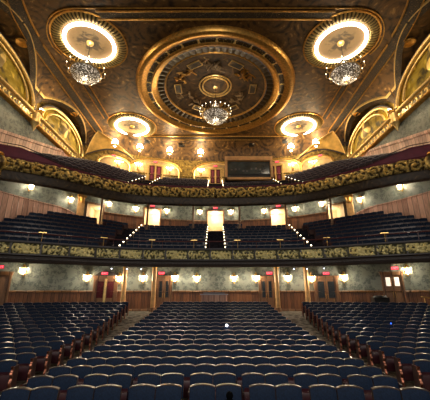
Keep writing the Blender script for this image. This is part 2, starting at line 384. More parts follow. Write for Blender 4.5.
def doorframe(h, f, name, t=.14, mat='doorwood'):
    mb = MB(); x0, x1, z0, z1 = h
    for x in (x0 - t / 2, x1 + t / 2): mb.box((x, f(x) - .02, (z0 + z1) / 2), (t, .2, z1 - z0), facing(f, x))
    a = facing(f, (x0 + x1) / 2); mb.box(((x0 + x1) / 2, (f(x0) + f(x1)) / 2 - .04, z1 + t / 2), (math.hypot(x1 - x0, f(x1) - f(x0)) + 2 * t, .22, t), math.atan2(f(x1) - f(x0), x1 - x0))
    return struct(mb.build(name, mat, smooth=False))
for h in MH: doorframe(h, MZW, 'door_frame')
# ================================================================ GILDED FRONTS
prise = lambda x: 9.82 + .85 * min(1, max(0, (abs(x) - 12.3) / 2.8))
def spiral(du, dv, s=1):
    r = math.hypot(du, dv); th = math.atan2(dv, du) * s; return math.cos(th - r * 15.), r
def relief_mezz(u, v):
    P = 1.78; k = math.floor(u / P); q = (u / P - k); edge = min(q, 1 - q) * P; vv = (v - .5) * .72
    if edge < .05 : return .0, .1
    best = 0
    if k % 2 == 0:
        d = (q - .5) * P; a, r = spiral(d, vv); best = max(0, 1 - r / .34) * .9 + (.4 * max(0, a) if r < .36 else 0)
        best = max(best, 1 - abs(abs(d) - abs(vv) * 1.1) / .07)
        for c in (-.62, -.34, .34, .62):
            a, r = spiral(d - c, vv, 1 if c > 0 else -1); best = max(best, max(0, a) * max(0, 1.15 - r / .45))
    else:
        for n_, c in enumerate((-.62, -.2, .22, .64)):
            a, r = spiral((q - .5) * P - c, vv + (.08 if n_ % 2 else -.08), 1 if n_ % 2 else -1); best = max(best, max(0, a) * max(0, 1.2 - r / .33))
    best = max(0, best) * 1.15 + .22 + .75 * noise.noise(Vector((u * 7, v * 5, 3))) + .4 * noise.noise(Vector((u * 15, v * 10, 1)))
    e = min(1, edge / .1) * min(1, (.5 - abs(v - .5)) / .06)
    best = max(0, best) * e; return .11 * best, min(1, .12 + best * 1.1)
def relief_balc(u, v):
    P = .92; k = math.floor(u / P); q = u / P - k; vv = (v - .5) * .95; s = 1 if k % 2 else -1
    a, r = spiral((q - .5) * P, vv + s * .1, s); b = max(0, a) * max(0, 1.25 - r / .5) + max(0, 1 - r / .16) * .7
    b += .9 * noise.noise(Vector((u * 4.2, v * 4.5, k * .0))) ; b += .5 * noise.noise(Vector((u * 12, v * 10, 9))) + .35 * noise.noise(Vector((u * 24, v * 16, 5)))
    b = max(0, b + .42); return .20 * b, min(1, .05 + b * .85)
bf = thing('balcony_front', 'curved upper balcony front of heavy gilded foliage under a maroon parapet', 'balcony front', (0, 27.8, 9))
mf = thing('mezzanine_front', 'curved mezzanine balustrade with panels of pale gold scrollwork on dark green', 'balcony front', (0, 24.3, 2.8))
def fix(o, root):
    o.parent = root; o.matrix_parent_inverse = Matrix.Translation(-Vector(root.location)) @ Matrix.Identity(4) if root.rotation_euler[2] == 0 else root.matrix_world.inverted()
    return o
XM = 17.0
pr = [(.10 + .05 * math.sin(PI * j / 16), 2.45 + .72 * j / 16) for j in range(17)]
fix(tag(sweep(MZF, -XM, XM, pr, .05, relief_mezz).build('relief_panel', 'relief_green'), 'pale gold scrolls over dark green ground'), mf)
fix(sweep(MZF, -XM, XM, [(-.1, 1.9), (.0, 1.86), (.12, 1.93), (.16, 2.02), (.10, 2.12), (.06, 2.28), (.12, 2.34), (.22, 2.38), (.22, 2.45), (.08, 2.47)], .2).build('base_moulding', 'darkled'), mf)
def bead(u, v): return (.03 if (u * 4) % 1 < .5 else 0, 1 if (u * 4) % 1 < .35 else .2)
fix(tag(sweep(MZF, -XM, XM, [(.12, 2.06), (.2, 2.1), (.2, 2.18), (.12, 2.22)], .06, bead).build('beaded_band', 'darkled'), 'small dark beads'), mf)
fix(tag(sweep(MZF, -XM, XM, [(.08, 3.17), (.28, 3.2), (.30, 3.26), (.28, 3.32), (-.25, 3.34), (-.3, 2.8)], .2).build('ledge', 'ledge'), 'worn grey ledge'), mf)
mb = MB(); P = path(MZF, -XM, XM, .2, .05); mb.tube([(p[0], p[1], 3.9) for p in P], .045, 8)
hr = fix(mb.build('handrail', 'rail'), mf)
for x in [-15.9 + 1.59 * i for i in range(21)]: fix(MB().tube([(x, BAF(x), prise(x)), (x, BAF(x), prise(x) + .22)], .018, 6).build('rail_post', 'iron'), bf)
P = path(MZF, -XM, XM, .02, .12); nxt = .0
fixp = []
for p in P:
    if p[2] >= nxt:
        a = math.atan(p[3]); mb = MB().box((p[0] + .0, p[1] - .02, 2.81), (.09, .12, .76), a)
        fix(mb.build('panel_post', 'darkled', smooth=False), mf); nxt += 1.78
nxt = .6
for p in P:
    if p[2] >= nxt:
        mb = MB().tube([(p[0], p[1] + .1, 3.32), (p[0], p[1] + .08, 3.9)], .02, 6); fix(mb.build('rail_post', 'rail'), mf); nxt += 1.9
# balcony front
pr = [(.05 + .22 * math.sin(PI * (j / 20) ** .8), 8.70 + .98 * j / 20) for j in range(21)]
fix(tag(sweep(BAF, -16.85, 16.85, pr, .05, relief_balc).build('relief_panel', 'relief'), 'thick gilded foliage'), bf)
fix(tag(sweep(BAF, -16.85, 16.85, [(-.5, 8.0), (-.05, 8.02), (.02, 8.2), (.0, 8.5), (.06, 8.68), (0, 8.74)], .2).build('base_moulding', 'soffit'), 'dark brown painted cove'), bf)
fix(tag(sweep(BAF, -16.85, 16.85, [(.03, 9.6), (.10, 9.66), (.08, 9.72), (.02, 9.74), (.0, 9.80), (.07, 9.82), (.07, 9.87), (-.2, 9.87), (-.2, 9.2)], .2).build('parapet', 'maroon'), 'maroon painted parapet'), bf)
for s in (-1, 1):
    P = path(BAF, 12.3 * s, 16.85 * s, .2, .03); vs = []
    for p in P:
        for o, z in ((0, 9.78), (0, prise(p[0])), (-.07, prise(p[0]) + .02), (.22, prise(p[0]) + .02), (.22, 9.3)): vs.append((p[0], p[1] + o, z))
    fix(MB().add(vs, [(i * 5 + j, (i + 1) * 5 + j, (i + 1) * 5 + j + 1, i * 5 + j + 1) for i in range(len(P) - 1) for j in range(4)]).build('end_parapet', 'maroon'), bf)
mb = MB(); P = path(BAF, -16.8, 16.8, .25, 0); mb.tube([(p[0], p[1], prise(p[0]) + .22) for p in P], .03, 6)
fix(mb.build('handrail', 'iron'), bf)
# gilded box end at each side of the balcony front
for s, w_ in ((-1, 'left'), (1, 'right')):
    t = thing('gilded_bracket', 'gilded scroll bracket closing the %s end of the upper balcony front' % w_, 'bracket', (16.2 * s, 20.2, 8.9), 0, 'brackets at the balcony ends')
    def wob(i, q): 
        v = max(0, math.cos(q * 5 + i * .9)) ; return (.12 * v, 0, .3 + .7 * v)
    MB().lathe([(.02, -1.1), (.25, -.95), (.45, -.6), (.40, -.35), (.62, 0), (.66, .35), (.5, .7), (.3, .8)], (0, 0, 0), 40, True, wob).build('scroll_body', 'relief', t)
    MB().lathe([(.3, .78), (.5, .84), (.5, .95), (.1, 1.0)], (0, 0, 0), 24).build('cap', 'gold', t)
    MB().lathe([(.02, -1.5), (.10, -1.35), (.05, -1.2), (.2, -1.05)], (0, 0, 0), 16).build('finial', 'gold', t)
# ================================================================ BALCONY REAR AND UPPER WALLS
BH = [(-8.95, -7.2, 14.2, 16.5), (7.2, 8.95, 14.2, 16.5), (-.8, .8, 14.2, 16.4)]
struct(wallgrid(BAW, -16.9, 16.9, 13.4, 17.5).build('wall_rear', 'goldwall'))
# sloping rose wainscot on the side walls, following the rake
for s, nm in ((-1, 'trim_7'), (1, 'trim_8')):
    mb = MB(); vs = []; uv = []; n = 60
    for i in range(n + 1):
        y = 15 + 19.2 * i / n; top = 12.0 + (y - 20.3) * .302; bot = top - 2.4
        for z, o in ((bot, .12), (top - .3, .12), (top - .28, .2), (top - .05, .22), (top, .2), (top, -.02)): vs.append(((16.9 - o) * s, y, z)); uv.append((y, z - top))
    mb.add(vs, [(i * 6 + j, (i + 1) * 6 + j, (i + 1) * 6 + j + 1, i * 6 + j + 1) for i in range(n) for j in range(5)], uv)
    struct(mb.build(nm, 'wainpink'))
# ================================================================ CEILING
HZ = 20.0; SPR = 15.75
V1, W1, V2, W2 = 17.7, 5.9, 29.3, 5.5
def cove(x):
    a = abs(x)
    if a < 12.5: return HZ
    return SPR + 4.25 * math.sqrt(max(0, 1 - ((a - 12.5) / 4.4) ** 2))
def vault(y):
    z = 0
    for c, w_, h in ((V1, W1, 3.65), (V2, W2, 3.1)):
        q = abs(y - c) / w_
        if q < 1: z = max(z, SPR + h * math.sqrt(1 - q * q))
    return z
def cz(x, y):
    z = max(cove(x), vault(y) if abs(x) > 12.5 else 0)
    d = BAW(x) - y
    if d < 2.2: z = min(z, 17.3 + 2.75 * math.sqrt(max(0, 1 - ((2.2 - max(0, d)) / 2.2) ** 2)))
    return z
mb = MB(); dx = .12; xs = [-16.9 + 33.8 * i / 260 for i in range(261)]; ys = [9.5 + 29.2 * i / 220 for i in range(221)]
vs = [(x, y, cz(x, y)) for x in xs for y in ys]; fs = []; m = len(ys)
for i in range(len(xs) - 1):
    for j in range(m - 1):
        cx, cy = (xs[i] + xs[i + 1]) / 2, (ys[j] + ys[j + 1]) / 2
        if math.hypot(cx, cy - 26.8) < 7.8 or cy > BAW(cx) + .15: continue
        fs.append((i * m + j, (i + 1) * m + j, (i + 1) * m + j + 1, i * m + j + 1))
mb.add(vs, fs); struct(mb.build('ceiling', 'ceiling', angle=25))
def ribbon(pts, width, name, mat, dz=.06, h=.1, par=None):
    """raised band lying on the ceiling surface under the points (x, y)"""
    mb = MB(); vs = []; n = len(pts)
    for i, p in enumerate(pts):
        a = Vector(pts[max(0, i - 1)]); b = Vector(pts[min(n - 1, i + 1)]); t = (b - a).normalized(); q = Vector((-t.y, t.x))
        for e, d in ((-.5, .02), (-.5, -h), (.5, -h), (.5, .02)):
            x, y = Vector(p) + q * width * e; x = max(-16.7, min(16.7, x)); vs.append((x, y, cz(x, y) + d - dz * .3))
    mb.add(vs, [(i * 4 + j, (i + 1) * 4 + j, (i + 1) * 4 + j + 1, i * 4 + j + 1) for i in range(n - 1) for j in range(3)])
    o = mb.build(name, mat, par); return o if par else struct(o)
def line(a, b, n=30): return [(a[0] + (b[0] - a[0]) * i / n, a[1] + (b[1] - a[1]) * i / n) for i in range(n + 1)]
# transverse front beam between gold mouldings, rear beam
T = 20
struct(MB().box((0, 17.5, 19.9), (17.4, .5, .1)).build('trim_9', 'band', smooth=False))
for y, r in ((17.2, .06), (17.85, .09)): struct(MB().tube([(-8.9, y, 19.9), (8.9, y, 19.9)], r, 8).build('trim_10', 'gold'))
struct(MB().tube([(-10.5, 16.98, 19.95), (10.5, 16.98, 19.95)], .05, 8).build('trim_10', 'gold'))
struct(MB().box((0, 36.3, 19.9), (26, .7, .2)).build('trim_11', 'band', smooth=False))
for y in (35.8, 36.75): struct(MB().tube([(-13, y, 19.84), (13, y, 19.84)], .07, 8).build('trim_12', 'gold'))
for s in (-1, 1):
    # panel side lines joining the two light medallions
    for x in (12.75, 13.35): struct(ribbon(line((x * s, 22.6), (x * s, 31.6)), .09, 'trim_13', 'gold', h=.08))
    struct(ribbon(line((13.05 * s, 22.6), (13.05 * s, 31.6)), .3, 'trim_13', 'band', h=.05))
    # curved corner mouldings round the front medallion
    for r in (2.95, 3.2):
        struct(ribbon([(10.5 * s + r * s * math.sin(q), 20.2 - r * math.cos(q)) for q in [PI * .62 * i / 30 for i in range(31)]], .07, 'trim_14', 'gold', h=.07))
    # dark ornament band along the top of the cove, forking towards the stage
    struct(ribbon(line((14.6 * s, 19.2), (14.7 * s, 34.2)), .55, 'trim_15', 'band', h=.12))
    for o in (-.34, .34): struct(ribbon(line(((14.6 + o) * s, 20.0), ((14.7 + o) * s, 34.2)), .06, 'trim_16', 'gold', h=.15))
    fk = [((14.6 - 2.6 * (i / 24) ** 1.7) * s, 19.2 - 8.2 * i / 24) for i in range(25)]
    struct(ribbon(fk, .75, 'trim_17', 'band', h=.12))
    for o in (-.46, .46): struct(ribbon([(x + o * s, y) for x, y in fk], .06, 'trim_18', 'gold', h=.15))
    # groins of the side vaults
    def groin(c, w_, h, sgn):
        pts = []
        for i in range(31):
            q = i / 30 * .985; y = c + sgn * w_ * (1 - q); z = SPR + h * math.sqrt(max(0, 1 - (1 - q) ** 2))
            a = 12.5 + 4.4 * math.sqrt(max(0, 1 - min(1, (z - SPR) / 4.25) ** 2)); pts.append((min(16.6, a) * s, y))
        return pts
    for c, w_, h in ((V1, W1, 3.65), (V2, W2, 3.1)):
        for sg in (-1, 1):
            g = groin(c, w_, h, sg); struct(ribbon(g, .42, 'trim_19', 'band', h=.14))
            struct(ribbon([(x - .28 * s, y) for x, y in g], .06, 'trim_20', 'goldpale', h=.16))
# side entablature (gold relief), lunettes
def scroll_small(u, v):
    P = .62; k = math.floor(u / P); q = u / P - k; s = 1 if k % 2 else -1
    a, r = spiral((q - .5) * P, (v - .5) * .5, s); b = max(0, a) * max(0, 1.2 - r / .34); return .07 * b * min(1, (.5 - abs(v - .5)) / .1), min(1, .35 + b)
for s, w_ in ((-1, 'left'), (1, 'right')):
    def side_sweep(prof, y0, y1, step, name, mat, disp=None, par=None):
        n = int((y1 - y0) / step); vs = []; at = []; uv = []; m = len(prof)
        for i in range(n + 1):
            y = y0 + (y1 - y0) * i / n
            for j, (o, z) in enumerate(prof):
                g = .5
                if disp: dd, g = disp(y - y0, j / (m - 1)); o = o + dd
                vs.append(((16.9 - o) * s, y, z)); at.append(g); uv.append((y, z))
        return MB().add(vs, [(i * m + j, (i + 1) * m + j, (i + 1) * m + j + 1, i * m + j + 1) for i in range(n) for j in range(m - 1)], uv, at).build(name, mat, par)
    en = thing('gilded_entablature', 'gilded cornice band running along the top of the %s side wall' % w_, 'cornice', (16.5 * s, 24, 15.2), 0, 'side wall cornices')
    fix(side_sweep([(.30, 14.98 + .5 * j / 10) for j in range(11)], 13, 35, .05, 'scroll_frieze', 'relief', scroll_small), en)
    fix(side_sweep([(0, 14.72), (.30, 14.76), (.38, 14.84), (.40, 14.92), (.30, 14.99)], 13, 35, .5, 'lower_moulding', 'gold'), en)
    fix(side_sweep([(.30, 15.47), (.42, 15.52), (.52, 15.62), (.55, 15.72), (.42, 15.80), (0, 15.82)], 13, 35, .5, 'upper_moulding', 'goldpale'), en)
    for c, hw, hh, nm in ((18.3, 5.0, 2.75, 'front'), (29.2, 4.5, 2.4, 'rear')):
        lt = thing('gilded_lunette', 'large yellow gold arched lunette above the %s wall cornice, %s' % (w_, 'nearer the stage' if nm == 'front' else 'at the rear corner'), 'lunette', (16.6 * s, c, 15.85), 0, 'gold lunettes over the side walls')
        mb = MB(); n = 40; m = 12; vs = []; at = []
        for i in range(n + 1):
            q = PI * i / n
            for j in range(m + 1):
                r = j / m; b = .10 * noise.noise(Vector((r * math.cos(q) * 6, r * math.sin(q) * 5, c)))
                vs.append((-(.05 + b + .15 * (1 - r)) * s, math.cos(q) * hw * r, math.sin(q) * hh * r))
        mb.add(vs, [(i * (m + 1) + j, (i + 1) * (m + 1) + j, (i + 1) * (m + 1) + j + 1, i * (m + 1) + j + 1) for i in range(n) for j in range(m)])
        mb.build('painted_panel', 'lunette', lt)
        for sc_, r_, mt in ((1.0, .16, 'goldpale'), (.82, .10, 'goldpale'), (1.07, .09, 'darkled')):
            MB().tube([(-.22 * s, math.cos(PI * i / 30) * hw * sc_, math.sin(PI * i / 30) * hh * sc_) for i in range(31)], r_, 8).build('arch_moulding', mt, lt)
        def wobf(i, q): v = max(0, math.cos(q * 3)); return (.25 * v, 0, .4 + .6 * v)
        o = MB().lathe([(.9, 0), (.7, .14), (.35, .2), (.05, .26)], (0, 0, 0), 36, True, wobf).build('relief_figure', 'relief', lt)
        o.rotation_euler = (0, -PI / 2 * s, 0); o.location = (-.15 * s, 0, 1.15)
    cb = thing('pendant_corbel', 'pale gilt pendant corbel under the cornice on the %s side wall' % w_, 'corbel', (16.55 * s, 24.2, 14.8), 0, 'wall corbels')
    MB().lathe([(.42, .95), (.46, .8), (.38, .55), (.40, .3), (.42, 0), (.34, -.12), (.2, -.35), (.12, -.6), (.02, -.85)], (0, 0, 0), 16).build('pendant', 'goldpale', cb)
    MB().lathe([(.3, .9), (.5, 1.0), (.52, 1.1), (.3, 1.2)], (0, 0, 0), 16).build('cap', 'gold', cb)
    # cove lamp behind the pier, lighting the pendentive
    lp = thing('cove_lamp', 'hidden cove lamp glowing at the foot of the vault above the %s corbel' % w_, 'lamp', (16.1 * s, 24.2, 16.0), 0, 'vault lamps')
    MB().lathe([(.05, -.12), (.2, -.1), (.24, .05), (.2, .06), (.05, -.04)], (0, 0, 0), 14).build('bowl', 'gold', lp)
    MB().sphere((0, 0, .10), .17, 14, 8, (.8, 1.6, .7)).build('bulb', 'spotface', lp)
    l = bpy.data.lights.new('glow', 'POINT'); l.energy = 300; l.color = (1, .78, .45); l.shadow_soft_size = .15
    o = bpy.data.objects.new('glow', l); COL.objects.link(o); o.parent = lp; o.location = (-.35 * s, 0, .3)
    # painted medallions in the vault webs
    for y0, sc_ in ((19.4, .75), (28.9, .6)):
        x = 15.6; tag(MB().lathe([(.0, -.03), (.42 * sc_, -.05), (.5 * sc_, -.09), (.62 * sc_, -.09), (.66 * sc_, 0)], (0, 0, 0), 28, True).build('ceiling_medallion', 'gold', None, True, (x * s, y0, cz(x, y0) - .04)), 'small oval gilt medallion on the %s vault web, %s' % (w_, 'above the front lunette' if y0 < 20 else 'above the rear lunette'), 'medallion', 'vault medallions')
# ================================================================ GREAT DOME
dome = thing('ceiling_dome', 'huge round gilded ceiling dome frame with a dark painted centre', 'ceiling dome', (0, 26.8, 20)); dome.scale = (.965, .99, 1)
def L(prof, name, mat, n=96, wob=None, lab=None):
    o = MB().lathe(prof, (0, 0, 0), n, False, wob).build(name, mat, dome)
    if lab: o['label'] = lab
    return o
L([(8.4, .05), (8.35, -.2), (8.2, -.38), (7.95, -.44), (7.7, -.36), (7.5, -.2), (7.3, -.12)], 'outer_moulding', 'gold')
def wr(i, q):
    k = q * 28 / (2 * PI); f = k % 1; g = 1 if abs(f - .08) < .03 + .025 * abs(i - 2) else (.55 + .5 * noise.noise(Vector((q * 40, i * 2, 0))))
    return (0, -.05 * g, g if g == 1 else max(0, g - .3))
L([(7.3, -.12), (7.2, -.08), (7.1, -.06), (6.98, -.06), (6.85, -.1)], 'ornament_band', 'relief', 720, wr, 'dark band broken by gilt crossed ribbons')
L([(6.85, -.1), (6.8, -.26), (6.7, -.3), (6.5, -.15), (6.3, -.0), (6.15, .05)], 'inner_moulding', 'gold')
def we(i, q): f = (q * 60 / (2 * PI)) % 1; g = math.sin(f * PI); return (0, -.1 * g, .10 + .22 * g if i not in (0, 4) else .2)
L([(6.15, .05), (6.0, .1), (5.85, .12), (5.65, .15), (5.5, .2)], 'egg_band', 'relief', 480, we, 'dull gilt scalloped band')
L([(5.5, .2), (5.45, .1), (5.35, .1), (5.3, .25)], 'bead_ring', 'gold')
L([(5.3, .25), (4.5, .45), (3.5, .62), (2, .8), (.8, .88), (.01, .9)], 'painted_centre', 'domepaint')
for r0 in (1.75, 1.4): L([(r0 + .07, .75), (r0 + .02, .66), (r0 - .05, .66), (r0 - .09, .8)], 'rosette_ring', 'goldpale', 48)
L([(1.3, .78), (.7, .72), (.3, .6), (.02, .55)], 'rosette', 'domepaint', 48)
for k in range(6):
    a = k * PI / 3; x, y = 4.05 * math.cos(a), 4.05 * math.sin(a)
    o = MB().box((0, 0, 0), (.75, 1.45, .08)).build('plaque', 'goldpale', dome, False); o.location = (x, y, .42); o.rotation_euler = (0, 0, a)
    o = MB().box((0, 0, 0), (.55, 1.25, .06)).build('plaque_field', 'cloud', o, False); o.location = (0, 0, -.03)
for k in range(6):   # painted figure groups between the plaques
    a = (k + .5) * PI / 3
    mb = MB()
    for j in range(7):
        q = a + random.uniform(-.28, .28); r = 3.7 + random.uniform(-.8, .7)
        p = [(r * math.cos(q) + random.uniform(-.35, .35) * t, r * math.sin(q) + random.uniform(-.35, .35) * t, .50) for t in (0, 1, 1.6, 2)]
        mb.tube(p, [.09, .13, .1, .05], 6)
    tag(mb.build('painted_figures', 'gold' if k % 2 else 'cloud', dome), 'muted figures in relief')
# ================================================================ LIGHT MEDALLIONS
def light_medallion(x, y, label):
    t = thing('light_medallion', label, 'ceiling light', (x, y, 20), 0, 'ringed ceiling light medallions')
    MB().lathe([(1.85, -.10), (1.2, -.06), (.5, -.02), (.01, -.01)], (0, 0, 0), 48, False).build('painted_disc', 'cloud', t)
    MB().tube([(1.97 * math.cos(q), 1.97 * math.sin(q), -.16) for q in [2 * PI * i / 64 for i in range(64)]], .13, 8, True).build('glowing_ring', 'tube', t)
    def wf_(i, q): g = abs(math.sin(q * 30)); return (0, -.16 * g * (1 if 0 < i < 4 else .2), .15 + .4 * g)
    MB().lathe([(2.2, .02), (2.25, -.02), (2.45, -.05), (2.75, -.04), (2.95, .0)], (0, 0, 0), 360, False, wf_).build('fluted_frame', 'relief', t)
    MB().tube([(3.0 * math.cos(q), 3.0 * math.sin(q), -.03) for q in [2 * PI * i / 64 for i in range(64)]], .07, 6, True).build('outer_moulding', 'gold', t)
    MB().lathe([(.3, 0), (.28, -.08), (.1, -.14), (.02, -.15)], (0, 0, 0), 20).build('rosette', 'gold', t)
    return t
light_medallion(-10.5, 20.2, 'large round light ring on the ceiling left of the dome, nearer the stage')
light_medallion(10.5, 20.2, 'large round light ring on the ceiling right of the dome, nearer the stage')
light_medallion(-10.5, 33.5, 'smaller looking light ring at the rear left of the ceiling')
light_medallion(10.5, 33.5, 'smaller looking light ring at the rear right of the ceiling')
# ================================================================ CHANDELIERS
def chandelier(x, y, top, zc_, R, n, label):
    t = thing('chandelier', label, 'chandelier', (x, y, zc_), 0, 'crystal chandeliers')
    mb = MB().tube([(0, 0, R * .95), (0, 0, top - zc_)], .03, 6); mb.build('chain', 'iron', t)
    MB().lathe([(.3, top - zc_), (.25, top - zc_ - .12), (.05, top - zc_ - .2)], (0, 0, 0), 16).build('canopy', 'goldpale', t)
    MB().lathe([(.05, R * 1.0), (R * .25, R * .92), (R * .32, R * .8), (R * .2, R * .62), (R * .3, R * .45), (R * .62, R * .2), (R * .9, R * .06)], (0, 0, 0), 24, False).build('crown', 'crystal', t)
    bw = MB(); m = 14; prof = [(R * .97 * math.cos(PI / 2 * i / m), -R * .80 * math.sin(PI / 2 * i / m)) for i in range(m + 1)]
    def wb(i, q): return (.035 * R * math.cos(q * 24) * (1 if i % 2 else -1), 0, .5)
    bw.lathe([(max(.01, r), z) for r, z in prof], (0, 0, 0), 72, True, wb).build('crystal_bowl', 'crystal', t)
    MB().lathe([(R * 1.0, .07), (R * 1.06, 0), (R * 1.0, -.07), (R * .93, 0), (R * 1.0, .07)], (0, 0, 0), 36, False).build('ring_frame', 'brass', t)
    MB().sphere((0, 0, -R * .84), R * .08).build('finial', 'brass', t)
    arm = cdl = None
    for k in range(n):
        a = 2 * PI * k / n
        if not arm:
            arm = MB().tube([(R * .95, 0, 0), (R * 1.12, 0, -.10), (R * 1.26, 0, -.03), (R * 1.26, 0, .06)], .022, 6).lathe([(.02, .05), (.07, .08), (.02, .09)], (R * 1.26, 0, 0), 8).build('arm', 'brass', t)
            cdl = MB().tube([(R * 1.26, 0, .08), (R * 1.26, 0, .34)], .022, 6).build('candle', 'cream', arm)
            blb = MB().sphere((R * 1.26, 0, .40), .038, 8, 5, (1, 1, 1.6)).build('bulb', 'cbulb', arm)
        else:
            c = arm.copy(); COL.objects.link(c); c.rotation_euler = (0, 0, a)
            for g in list(arm.children): d = g.copy(); COL.objects.link(d); d.parent = c
    for dz in (-.2, -R * 1.35):
        l = bpy.data.lights.new('glow', 'POINT'); l.energy = K_CHAND if dz == -.2 else K_CHAND * .5; l.color = (1, .83, .58); l.shadow_soft_size = .25
        o = bpy.data.objects.new('glow', l); COL.objects.link(o); o.parent = t; o.location = (0, 0, R * 1.02 if dz == -.2 else dz)
    return t
chandelier(0, 26.8, 20.7, 17.35, 1.28, 20, 'central crystal chandelier hanging from the middle of the great dome')
chandelier(-10.5, 20.2, 19.9, 17.0, 1.15, 12, 'left crystal chandelier hanging under the left front light ring')
chandelier(10.5, 20.2, 19.9, 17.0, 1.15, 12, 'right crystal chandelier hanging under the right front light ring')
#PART2
# ================================================================ THEATRE SEATS
def seat_back(mb_f, mb_r, W=.530, top=.92, bot=.44, lean=.10, nx=8, nz=5, th=.07):
    """padded backrest with a bowed top edge, and the wooden rim round it"""
    zt = lambda q: top - .034 * (2 * q - 1) ** 2 - .006 * abs(2 * q - 1) ** 14
    F = []; 
    for i in range(nx + 1):
        q = i / nx; x = -W / 2 + W * q
        for j in range(nz + 1):
            t = j / nz; z = bot + (zt(q) - bot) * t; pad = .03 * (1 - (2 * q - 1) ** 4) * (1 - (2 * t - 1) ** 4)
            F.append((x, lean * t - pad + .035 * (1 - (2 * q - 1) ** 2) * .6, z))
    n = len(F); m = nz + 1
    B = [(p[0], p[1] + th, p[2]) for p in F]
    fs = [(i * m + j, (i + 1) * m + j, (i + 1) * m + j + 1, i * m + j + 1) for i in range(nx) for j in range(nz)]
    fb = [tuple(k + n for k in f[::-1]) for f in fs]
    side = [(j, j + 1, j + 1 + n, j + n) for j in range(nz)] + [(nx * m + j + 1, nx * m + j, nx * m + j + n, nx * m + j + 1 + n) for j in range(nz)]
    side += [((i) * m, i * m + n, (i + 1) * m + n, (i + 1) * m) for i in range(nx)]
    mb_f.add(F + B, fs + fb + side)
    # rim: strip along sides and top, slightly proud
    path_ = [(-W / 2, 0, bot + .03)] + [(-W / 2, lean * .6, bot + (zt(0) - bot) * .6)]
    path_ += [(-W / 2 + W * i / nx, lean + .035 * (1 - (2 * i / nx - 1) ** 2) * .6, zt(i / nx)) for i in range(nx + 1)]
    path_ += [(W / 2, lean * .6, bot + (zt(1) - bot) * .6), (W / 2, 0, bot + .03)]
    vs = []
    for i, p in enumerate(path_):
        top_ = 2 <= i <= len(path_) - 3; h = .008 if top_ else .001
        dx = 0 if top_ else (-h if i < 2 else h); dz = h if top_ else 0
        vs += [(p[0] + dx, p[1] - .008, p[2] + dz - .002), (p[0] + dx, p[1] + th + .012, p[2] + dz), (p[0] - dx, p[1] - .010, p[2] - (.010 if top_ else 0))]
    mb_r.add(vs, [(i * 3, (i + 1) * 3, (i + 1) * 3 + 1, i * 3 + 1) for i in range(len(path_) - 1)] + [(i * 3 + 2, (i + 1) * 3 + 2, (i + 1) * 3, i * 3) for i in range(len(path_) - 1)])
def make_seat(end):
    t = thing('theatre_seat', 'seat', 'theatre seat')
    a, r = MB(), MB(); seat_back(a, r); bk = a.build('backrest', 'navy', t, angle=60); r.build('rim', 'rim', bk, angle=60)
    mb = MB(); vs = []
    for z, y, ww, th in ((.20, -.02, .40, .03), (.24, -.06, .45, .10), (.45, -.05, .47, .13), (.60, .0, .46, .12), (.65, .05, .42, .05)):
        vs += [(-ww / 2, y - th, z), (ww / 2, y - th, z), (ww / 2, y + .02, z), (-ww / 2, y + .02, z)]
    mb.add(vs, [(i * 4 + j, i * 4 + (j + 1) % 4, i * 4 + 4 + (j + 1) % 4, i * 4 + 4 + j) for i in range(4) for j in range(4)] + [(3, 2, 1, 0), (16, 17, 18, 19)])
    mb.build('seat_pan', 'pan', t, angle=30)
    def stand(x, nm):
        mb = MB().box((x, -.02, .30), (.03, .30, .60)).box((x, .03, .03), (.03, .36, .05))
        o = mb.build(nm, 'pan', t, False)
        MB().box((x, -.09, .62), (.035, .34, .035)).box((x, -.27, .61), (.035, .04, .05)).build('armrest', 'arm', o, False)
    stand(-.265, 'arm_stand')
    if end: 
        sx = end * .285
        mb = MB(); vs = []; at = []
        for i in range(25):
            zz = .04 + .78 * i / 24; wv = .03 * math.sin(i * .95)
            vs += [(sx + .03 * end, -.20 + wv, zz), (sx + .03 * end, -.13 + wv * .5, zz), (sx - .02 * end, -.22 + wv, zz), (sx - .02 * end, -.13, zz)]
        mb.add(vs, [(i * 4 + a_, i * 4 + b_, i * 4 + 4 + b_, i * 4 + 4 + a_) for i in range(24) for a_, b_ in ((0, 1), (2, 0), (1, 3), (3, 2))])
        mb.build('cast_scroll', 'copper', MB().box((sx, .02, .40), (.04, .34, .80)).build('end_panel', 'pan', t, False))
    return t
def copy_seat(o): return copy_tree(o)
protos = {0: make_seat(0), -1: make_seat(-1), 1: make_seat(1)}
used_p = {0: False, -1: False, 1: False}
seats = []     # (block, k, n from aisle/left, x, end)
for k in range(18):
    if k < 2:
        per, off = ((1.24, .0) if k == 0 else (1.22, -.06)); i = 0
        for g in range(-3, 4):
            for e in (-1, 1):
                i += 1; seats.append(('centre', k, i, g * per + off + e * .272, -1 if i == 1 else 1 if i == 14 else 0))
    else:
        E_ = 4.24 - .042 * (k - 2); n = round(2 * E_ / .53)
        for i in range(n): seats.append(('centre', k, i + 1, -E_ + (i + .5) * 2 * E_ / n, -1 if i == 0 else 1 if i == n - 1 else 0))
    if k >= 1:
        x0 = 5.5 + max(0, k - 9) * .045; xe = 13.4 if k == 17 else 14.3 if k == 16 else 16.2
        for s, b in ((-1, 'left'), (1, 'right')):
            i = 0; x = x0 + .27
            while x < xe: i += 1; seats.append((b, k, i, x * s, -s if i == 1 else 0)); x += .535
def seat_pos(k, x):
    s = 7.04 + .87 * k + 25; y = math.sqrt(s * s - x * x) - 25
    return x, y, -1.84 +   .0042 * k * k - .945, -math.atan2(x, y + 25)
vis = []
for q in seats:
    x, y, z, rz = seat_pos(q[1], q[3]); px, py, d = proj((x, y, z + .88))
    hw = .27 * 300 / d
    if -hw * .7 < px < 430 + hw * .7 and py < 402: vis.append((d, q))
vis.sort(key=lambda t: t[0])
first = {}
for d, q in vis: first.setdefault(q[0], q[1]); first[q[0]] = min(first[q[0]], q[1])
